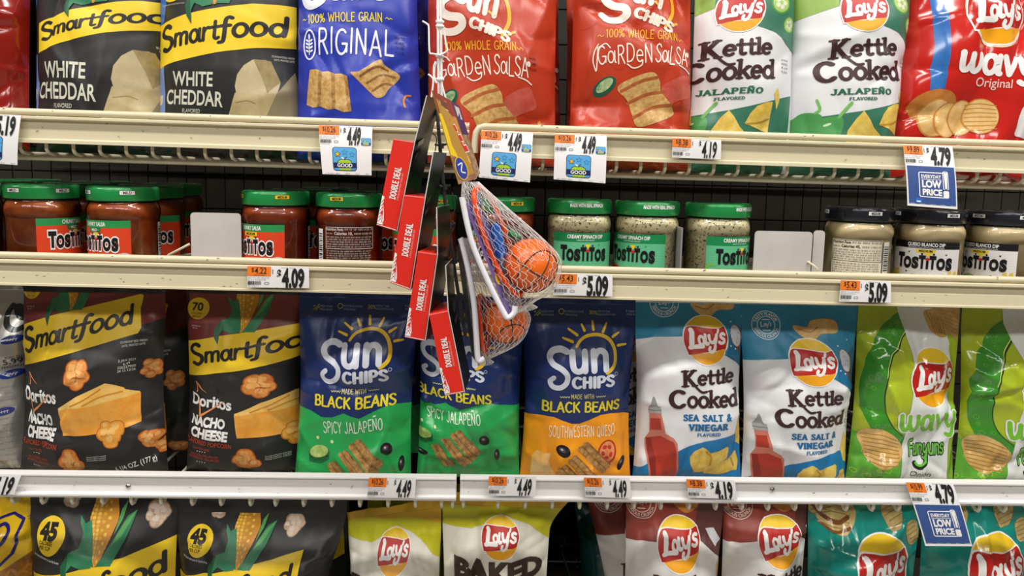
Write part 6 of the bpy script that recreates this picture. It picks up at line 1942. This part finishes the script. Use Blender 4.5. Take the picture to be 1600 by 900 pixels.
def basketball(t, px, py, rpx, Y, rot, name='ball'):
    c = vat(px, py, Y)
    r = rpx / FPX * (Y + .95) * .985
    mb = MB()
    nu, nv = 40, 24
    R = np.array(Matrix.Rotation(rot[2], 3, 'Z') @ Matrix.Rotation(rot[1], 3, 'Y') @ Matrix.Rotation(rot[0], 3, 'X'))
    V, N, F = [], [], []
    for j in range(nv + 1):
        th = math.pi * j / nv
        for i in range(nu):
            a = 2 * math.pi * i / nu
            d = np.array([math.sin(th) * math.cos(a), math.sin(th) * math.sin(a), math.cos(th)])
            V.append(c + r * d); N.append(d)
    for j in range(nv):
        for i in range(nu):
            F.append((j * nu + i, (j + 1) * nu + i, (j + 1) * nu + (i + 1) % nu, j * nu + (i + 1) % nu))
    mb.add(V, F, BALL, N)
    def seam(fn):
        pts = [c + (R @ np.array(fn(a))) * r * 1.002 for a in np.linspace(0, 2 * math.pi, 61)[:-1]]
        mb.tube(pts, .0007, SEAM, 5, closed=True)
    seam(lambda a: (math.cos(a), math.sin(a), 0)); seam(lambda a: (0, math.cos(a), math.sin(a)))
    for s in (-1, 1):
        k = .62
        seam(lambda a: (lambda v: tuple(np.array(v) / np.linalg.norm(v)))((math.cos(a) * math.sqrt(1 - k * k) , s * (k + .18 * math.cos(2 * a)), math.sin(a) * math.sqrt(1 - k * k))))
    return mb.build(name, t), c, r

def net_bag(t, pairs, Y, dmax, n=22, turns=2.2, seed=1):
    L = np.array([p[0] for p in pairs], float); Rr = np.array([p[1] for p in pairs], float)
    Ls, Rs = np.array(smooth(L, n=7)), np.array(smooth(Rr, n=7))
    k = len(Ls)
    W3 = [(vat(*a, Y), vat(*b, Y)) for a, b in zip(Ls, Rs)]
    mb = MB()
    rs = random.Random(seed)
    def P(i, ang):
        a, b = W3[i]
        c = .5 * (a + b); e = .5 * (b - a)
        dr = min(np.linalg.norm(e), dmax)
        return c + e * math.cos(ang) + np.array([0, -dr, 0]) * math.sin(ang)
    for fam in (1, -1):
        for q in range(n):
            a0 = 2 * math.pi * q / n + rs.uniform(-.05, .05)
            pts = [P(i, a0 + fam * turns * i / k + .05 * math.sin(i * 1.7 + q)) for i in range(k)]
            mb.tube(pts, .00021, NET, 4)
    return mb.build('net_bag', t)

A1 = Art()
PU, YE, RDD, BLU = mat('#4a3672', .3), mat('#eec81c', .3), mat('#c9281e', .3), mat('#2b3f9c', .3)
A1.poly([(0, 0), (40, 0), (40, 30), (0, 34)], mat('#8c3b2c', .3), 1)
A1.poly([(10, 8), (26, 8), (26, 24), (10, 24)], mat('#d9c9b8', .3), 2)
for i in range(6): A1.poly([(11 + i * 2.5, 9), (12.2 + i * 2.5, 9), (12.2 + i * 2.5, 20), (11 + i * 2.5, 20)], mat('#5a4a44', .4), 3)
A1.poly([(0, 34), (6, 33), (14, 70), (22, 96), (12, 100), (0, 96)], YE, 2)
A1.poly([(8, 34), (36, 30), (40, 84), (22, 92), (14, 66)], mat('#d9a24a', .3, .5, 0, 'noise', '#b9562a', 200), 2)
for i, (x, y) in enumerate(((14, 42), (22, 50), (20, 62), (28, 66), (26, 78), (33, 84))):
    A1.poly([(x - 3, y - 3), (x + 8, y - 6), (x + 10, y + 8), (x - 1, y + 10)], WH, 3); A1.poly([(x - 2, y - 1.5), (x + 7, y - 4), (x + 9, y + 6.5), (x, y + 8)], RDD, 4)
A1.poly([(0, 100), (20, 96), (40, 88), (40, 140), (0, 140)], mat('#7a4a38', .3, .5, 0, 'noise', '#a88468', 150), 1)
A1.ell(14, 118, 12, 18, BLU, 3); A1.line(arc(14, 118, 12, 18, 0, 360, 20)[:-1], 1.4, YE, 4, sm=False, closed=True)
A1.line([(9, 112), (18, 110), (12, 122), (19, 126)], 2, WH, 4)
A1.poly([(26, 100), (36, 98), (38, 112), (28, 114)], YE, 2)
t = thing('toy_basketball_set', 'upper netted toy basketball with orange hoop, next to the spinach jars', 'toy basketball', tuple(vat(780, 470, -.15)), 'netted toy basketball sets')
card_panel(t, 'header_card', [(675, 141), (704, 157), (745, 279), (717, 288)], (-.160, -.135, -.135, -.160), A1, mat('#b58a3c', .3))
A2 = Art()
for i in range(24):
    rs = random.Random(i)
    x, y = rs.uniform(2, 38), rs.uniform(4, 136)
    A2.ell(x, y, rs.uniform(2, 5), rs.uniform(3, 7), (BLU, PU, YE, mat('#3f8fd0', .3))[i % 4], 1 + i % 3)
bb = card_panel(t, 'backboard', [(727, 320), (745, 300), (815, 470), (794, 493)], (-.182, -.105, -.105, -.182), A2, mat('#6a5aa0', .3))
w = MB(); w.tube([vat(x, y, -.183) for x, y in smooth([(722, 308), (723.4, 317), (737, 377), (762, 438), (787, 488), (794, 496), (803, 489), (805, 478)], n=4)], .0030, FOAM, 8); w.build('foam_edge', t)
w = MB(); w.tube([vat(x, y, Y) for x, y, Y in smooth([(741, 300, -.165), (747.6, 342, -.17), (769, 402, -.17), (797, 452, -.165), (815, 460, -.15), (810, 430, -.12), (797, 385, -.115), (776, 331, -.115), (756, 297, -.13)], True, 5)], .0029, HOOP, 8, closed=True); w.build('hoop', t)
w = MB(); w.tube([vat(x, y, -.150) for x, y in ((771, 350), (773, 353), (778, 375), (783, 398), (784, 402))], [.003, .0062, .0066, .0062, .003], mat('#1f5fb8', .3, bump=.3, scale=500), 10); w.build('pump', t)
w = MB(); w.tube([vat(x, y, -.12) for x, y in ((795, 362), (803, 368), (812, 371))], .004, mat('#3f8a55', .35), 8); w.build('whistle', t)
basketball(t, 830, 414.8, 43, -.150, (.35, .5, .5))
net_bag(t, [((722, 284), (748, 284)), ((721, 305), (772, 306)), ((722, 326), (803, 333)), ((731, 360), (850, 374)), ((742, 395), (875, 402)), ((755, 425), (876, 424)), ((770, 453), (866, 452)), ((785, 477), (842, 466)), ((802, 490), (832, 473)), ((820, 478), (831, 474)), ((812, 486), (840, 480))], -.150, .0305, 34, 2.6, 1)
t = thing('toy_basketball_set', 'lower netted toy basketball, hanging over the navy chip bags', 'toy basketball', tuple(vat(775, 560, -.13)), 'netted toy basketball sets')
A3 = Art()
A3.poly([(0, 0), (40, 0), (40, 60), (0, 60)], mat('#4b3560', .3), 1)
A3.poly([(18, 6), (34, 6), (34, 30), (18, 30)], mat('#cfc6c4', .3), 2)
A3.poly([(0, 60), (40, 60), (40, 140), (0, 140)], mat('#8a5a44', .3, .5, 0, 'noise', '#b09878', 200), 1)
card_panel(t, 'header_card', [(699, 154), (718, 166), (750, 271), (741, 282)], (-.118, -.100, -.100, -.118), A3, mat('#5a4038', .3))
card_panel(t, 'backboard', [(713, 385), (721, 377), (745, 566), (737, 556)], (-.10, -.150, -.150, -.10), None, mat('#4e4e50', .5, .5, 0, 'fleck', '#8a8a8c', 500))
w = MB(); w.tube([vat(x, y, -.152) for x, y in smooth([(719, 372), (722, 380), (732.6, 425), (740.5, 473.5), (744, 520), (746, 556), (749, 564), (757, 560)], n=4)], .0033, FOAM, 8); w.build('foam_edge', t)
w = MB(); w.tube([vat(x, y, Y) for x, y, Y in smooth([(748, 465, -.13), (751, 505, -.135), (754, 545, -.135), (760, 546, -.11), (762, 505, -.09), (757, 468, -.10)], True, 5)], .0026, HOOP, 8, closed=True); w.build('hoop', t)
basketball(t, 789, 502, 36.5, -.118, (1.0, -.15, .3))
net_bag(t, [((719, 372), (733, 372)), ((723, 410), (752, 425)), ((732, 455), (790, 462)), ((738, 490), (826, 488)), ((741, 520), (826, 512)), ((744, 545), (812, 534)), ((747, 560), (780, 552)), ((750, 566), (766, 560)), ((746, 570), (772, 566))], -.118, .0265, 28, 2.3, 2)

# wire fence lying in the empty gap of the bottom row
t = thing('wire_rack', 'thin dark wire rack at the back of the empty gap in the bottom row', 'wire rack', (.12, .3, .505))
WK = mat('#3c3b38', .4)
z1 = at(900, 877, .30)[2]
for i, (xa, xb) in enumerate(((878, 892), (908, 922), (938, 950))):
    a, b = at(xa, 862, .285), at(xb, 905, .275)
    w = MB(); w.tube([a, b, (b[0] + .02, .265, .507)], .0013, WK, 6); w.build('upright', t)
a, b = at(850, 877, .288), at(950, 879, .288)
w = MB(); w.tube([a, b], .0011, mat('#6a6964', .4), 6); w.build('cross_wire', t)
